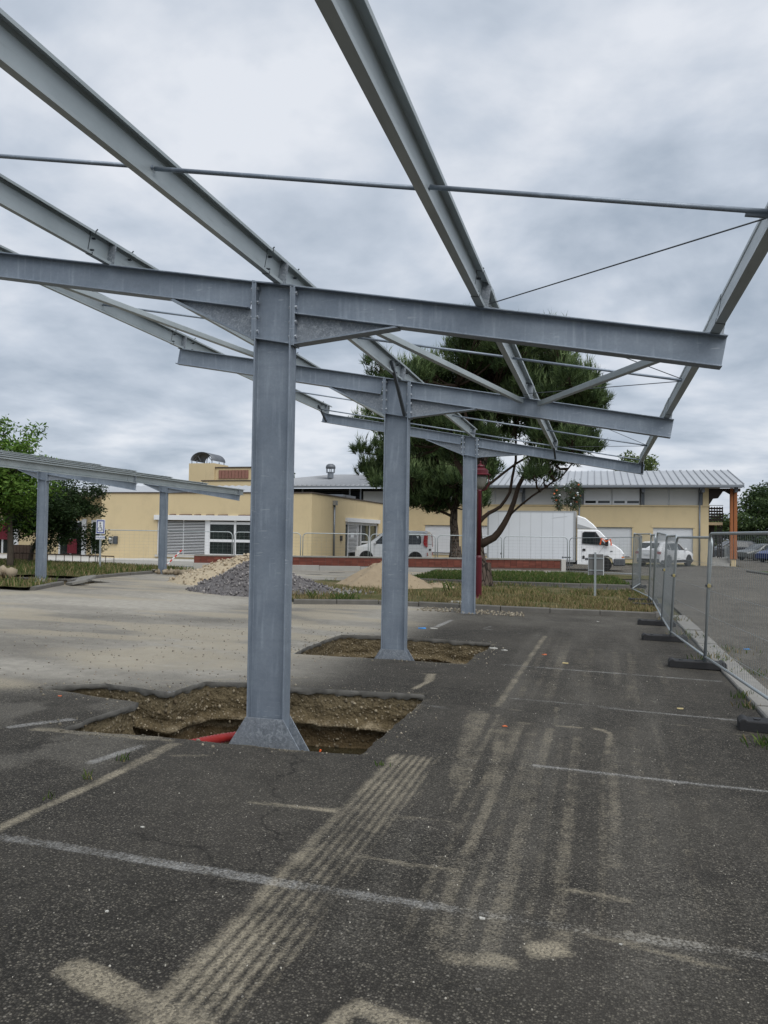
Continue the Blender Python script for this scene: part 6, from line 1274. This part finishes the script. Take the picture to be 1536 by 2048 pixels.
# flat stone on the kerb, loose slab pieces
tag(MB().box((-3.3, 17.55, .12), (-2.9, 17.85, .17)).build('flat_stone', 'concrete_pale', bevel=.012), 'flat pale paving stone lying on the island kerb beside the lamp', 'stone')
for i, (x_, y_, r_, s_) in enumerate(((-13.75, 18.55, .5, .55), (-13.2, 17.6, -.3, .4), (-13.95, 17.0, .2, .3))):
    b_ = MB().ext([(-s_*.5, -.25), (s_*.4, -.3), (s_*.6, .1), (0, .3), (-s_*.6, .15)], (0, 0, 0), (1, 0, 0), (0, 1, 0), (0, 0, 1), .07).build('asphalt_slab', 'slab_edge', bevel=.006); b_.location = (x_, y_, gz(x_, y_)+.05); b_.rotation_euler = (R(8), R(-12+6*i), r_)
    tag(b_, ['broken asphalt slab tilted right of the left column', 'broken asphalt slab lying in front of the left column pit', 'smaller broken slab left of the left column pit'][i], 'slab')

# ================================================================== WEEDS AND LITTER
def weed(label, x, y, n, h, z=None, dry=.1, w=.012, spread=.05):
    z = float(lot_z(np.array([x]), np.array([y]))[0]) if z is None else z
    q = np.c_[x+rng.normal(0, spread, n), y+rng.normal(0, spread, n)]
    o = blades(n, q, np.full(n, z), h, w, grass_cols(n, dry), name='weed_tuft', lean=.45); tag(o, label, 'weed', 'weeds in the asphalt cracks', 'stuff' if spread > .055 else None)
weed('small green weed in the sandy joint, farthest of three', -3.26, 4.86, 14, .055, w=.008, spread=.02); weed('small green weed in the sandy joint, middle of three', -3.23, 4.45, 12, .065, w=.007, spread=.015); weed('small green weed in the sandy joint, nearest of three', -3.22, 4.06, 12, .055, w=.007, spread=.02)
weed('tiny flat weed beside the tyre track near the pit', -1.50, 5.45, 14, .03, w=.01, spread=.02); weed('green weed at the foot of the kerb right of the fence foot', 1.53, 9.3, 36, .07, spread=.07); weed('yellowish weed at the kerb below the fence rail', 1.5, 8.8, 30, .055, dry=.5, spread=.07); weed('grass tuft beside the near fence foot at the right edge', 1.36, 7.2, 40, .08, spread=.06); weed('weeds along the kerb behind the front fence foot', 1.6, 12.0, 90, .10, dry=.4, spread=.16); weed('weeds along the kerb at the second fence foot', 1.55, 14.6, 90, .11, dry=.4, spread=.2); weed('weeds growing on the road side of the kerb', 1.9, 11.0, 90, .06, dry=.3, spread=.12); weed('grass on the kerb between road and front fence panel', 1.9, 13.2, 80, .07, dry=.3, spread=.2); weed('dry tuft at the end of the island kerb', 1.5, 17.4, 90, .12, dry=.7, spread=.15)
weed('bright green tuft left of the second column by the kerb', -5.75, 17.3, 150, .16, z=.12, w=.014, spread=.22); weed('tall weed at the left end of the island kerb', -6.3, 16.9, 34, .24, z=.12, w=.012, spread=.06); weed('leafy weed on the island behind the second column', -4.0, 21.3, 40, .28, z=.1, w=.02, spread=.10)
def litter(name, label, x, y, s, mat, kind=0, z=None):
    z = float(lot_z(np.array([x]), np.array([y]))[0]) if z is None else z
    r_ = random.Random(int(x*100+y*7)); n = 9
    top = [(x+s*math.cos(6.283*i/n)*r_.uniform(.6, 1.1), y+s*.7*math.sin(6.283*i/n)*r_.uniform(.6, 1.1), z+.004+s*r_.uniform(.02, .22)) for i in range(n)]
    bot = [(p[0]*1, p[1]*1, z+.001) for p in top]; vs = bot+top+[(x, y, z+s*.25)]
    o = MB().add(vs, [(i, (i+1) % n, n+(i+1) % n, n+i) for i in range(n)]+[(n+i, n+(i+1) % n, 2*n) for i in range(n)]+[tuple(range(n))[::-1]]).build(name, mat); return tag(o, label, name.replace('_', ' '))
litter('wrapper', 'crumpled blue wrapper behind the second pit', -2.97, 13.4, .085, 'litter_blue'); litter('paper_wad', 'small white crumpled paper right of the blue wrapper', -2.80, 13.5, .07, 'litter_white'); litter('orange_scrap', 'orange scrap beside the long sandy streak', -.74, 11.36, .04, 'litter_orange'); litter('dry_leaf', 'pale yellow leaf right of the far orange scrap', -.42, 10.74, .045, 'litter_yellow'); litter('orange_scrap', 'orange scrap on the asphalt right of the front pit', -.79, 6.97, .026, 'litter_orange')
litter('dry_leaf', 'pale yellow leaf near the right end of a stall line', .81, 8.41, .035, 'litter_yellow'); litter('stone_chip', 'white stone chip on the nearest faded stall line', -.485, 3.465, .016, 'litter_white'); litter('stone_chip', 'white stone chip left of the tyre track', -2.44, 3.86, .012, 'litter_white'); litter('wrapper', 'light blue wrapper on the road beyond the fence', 2.28, 13.5, .055, 'litter_blue', z=gz(2.28, 13.5)+.004); litter('plaster_lump', 'white plaster smear at the corner of the second pit', -1.50, 11.6, .07, 'litter_white'); litter('plaster_lump', 'smaller white plaster bit right of the second pit', -1.33, 11.5, .05, 'litter_white'); litter('orange_scrap', 'orange scrap on the slab left of the front pit', -4.99, 6.42, .022, 'litter_orange'); litter('paper_scrap', 'white paper scrap near the kerb of the island', .0, 16.4, .03, 'litter_white')
litter('stone_chip', 'grey white pebble near the bottom left of the asphalt', -2.05, 2.98, .011, 'litter_white'); litter('pebble', 'round dark pebble near the sandy patches at the front', -.42, 2.93, .014, 'kerb_dark'); litter('stone_chip', 'white chip at the right front below the faded line', .1, 3.44, .008, 'litter_white')
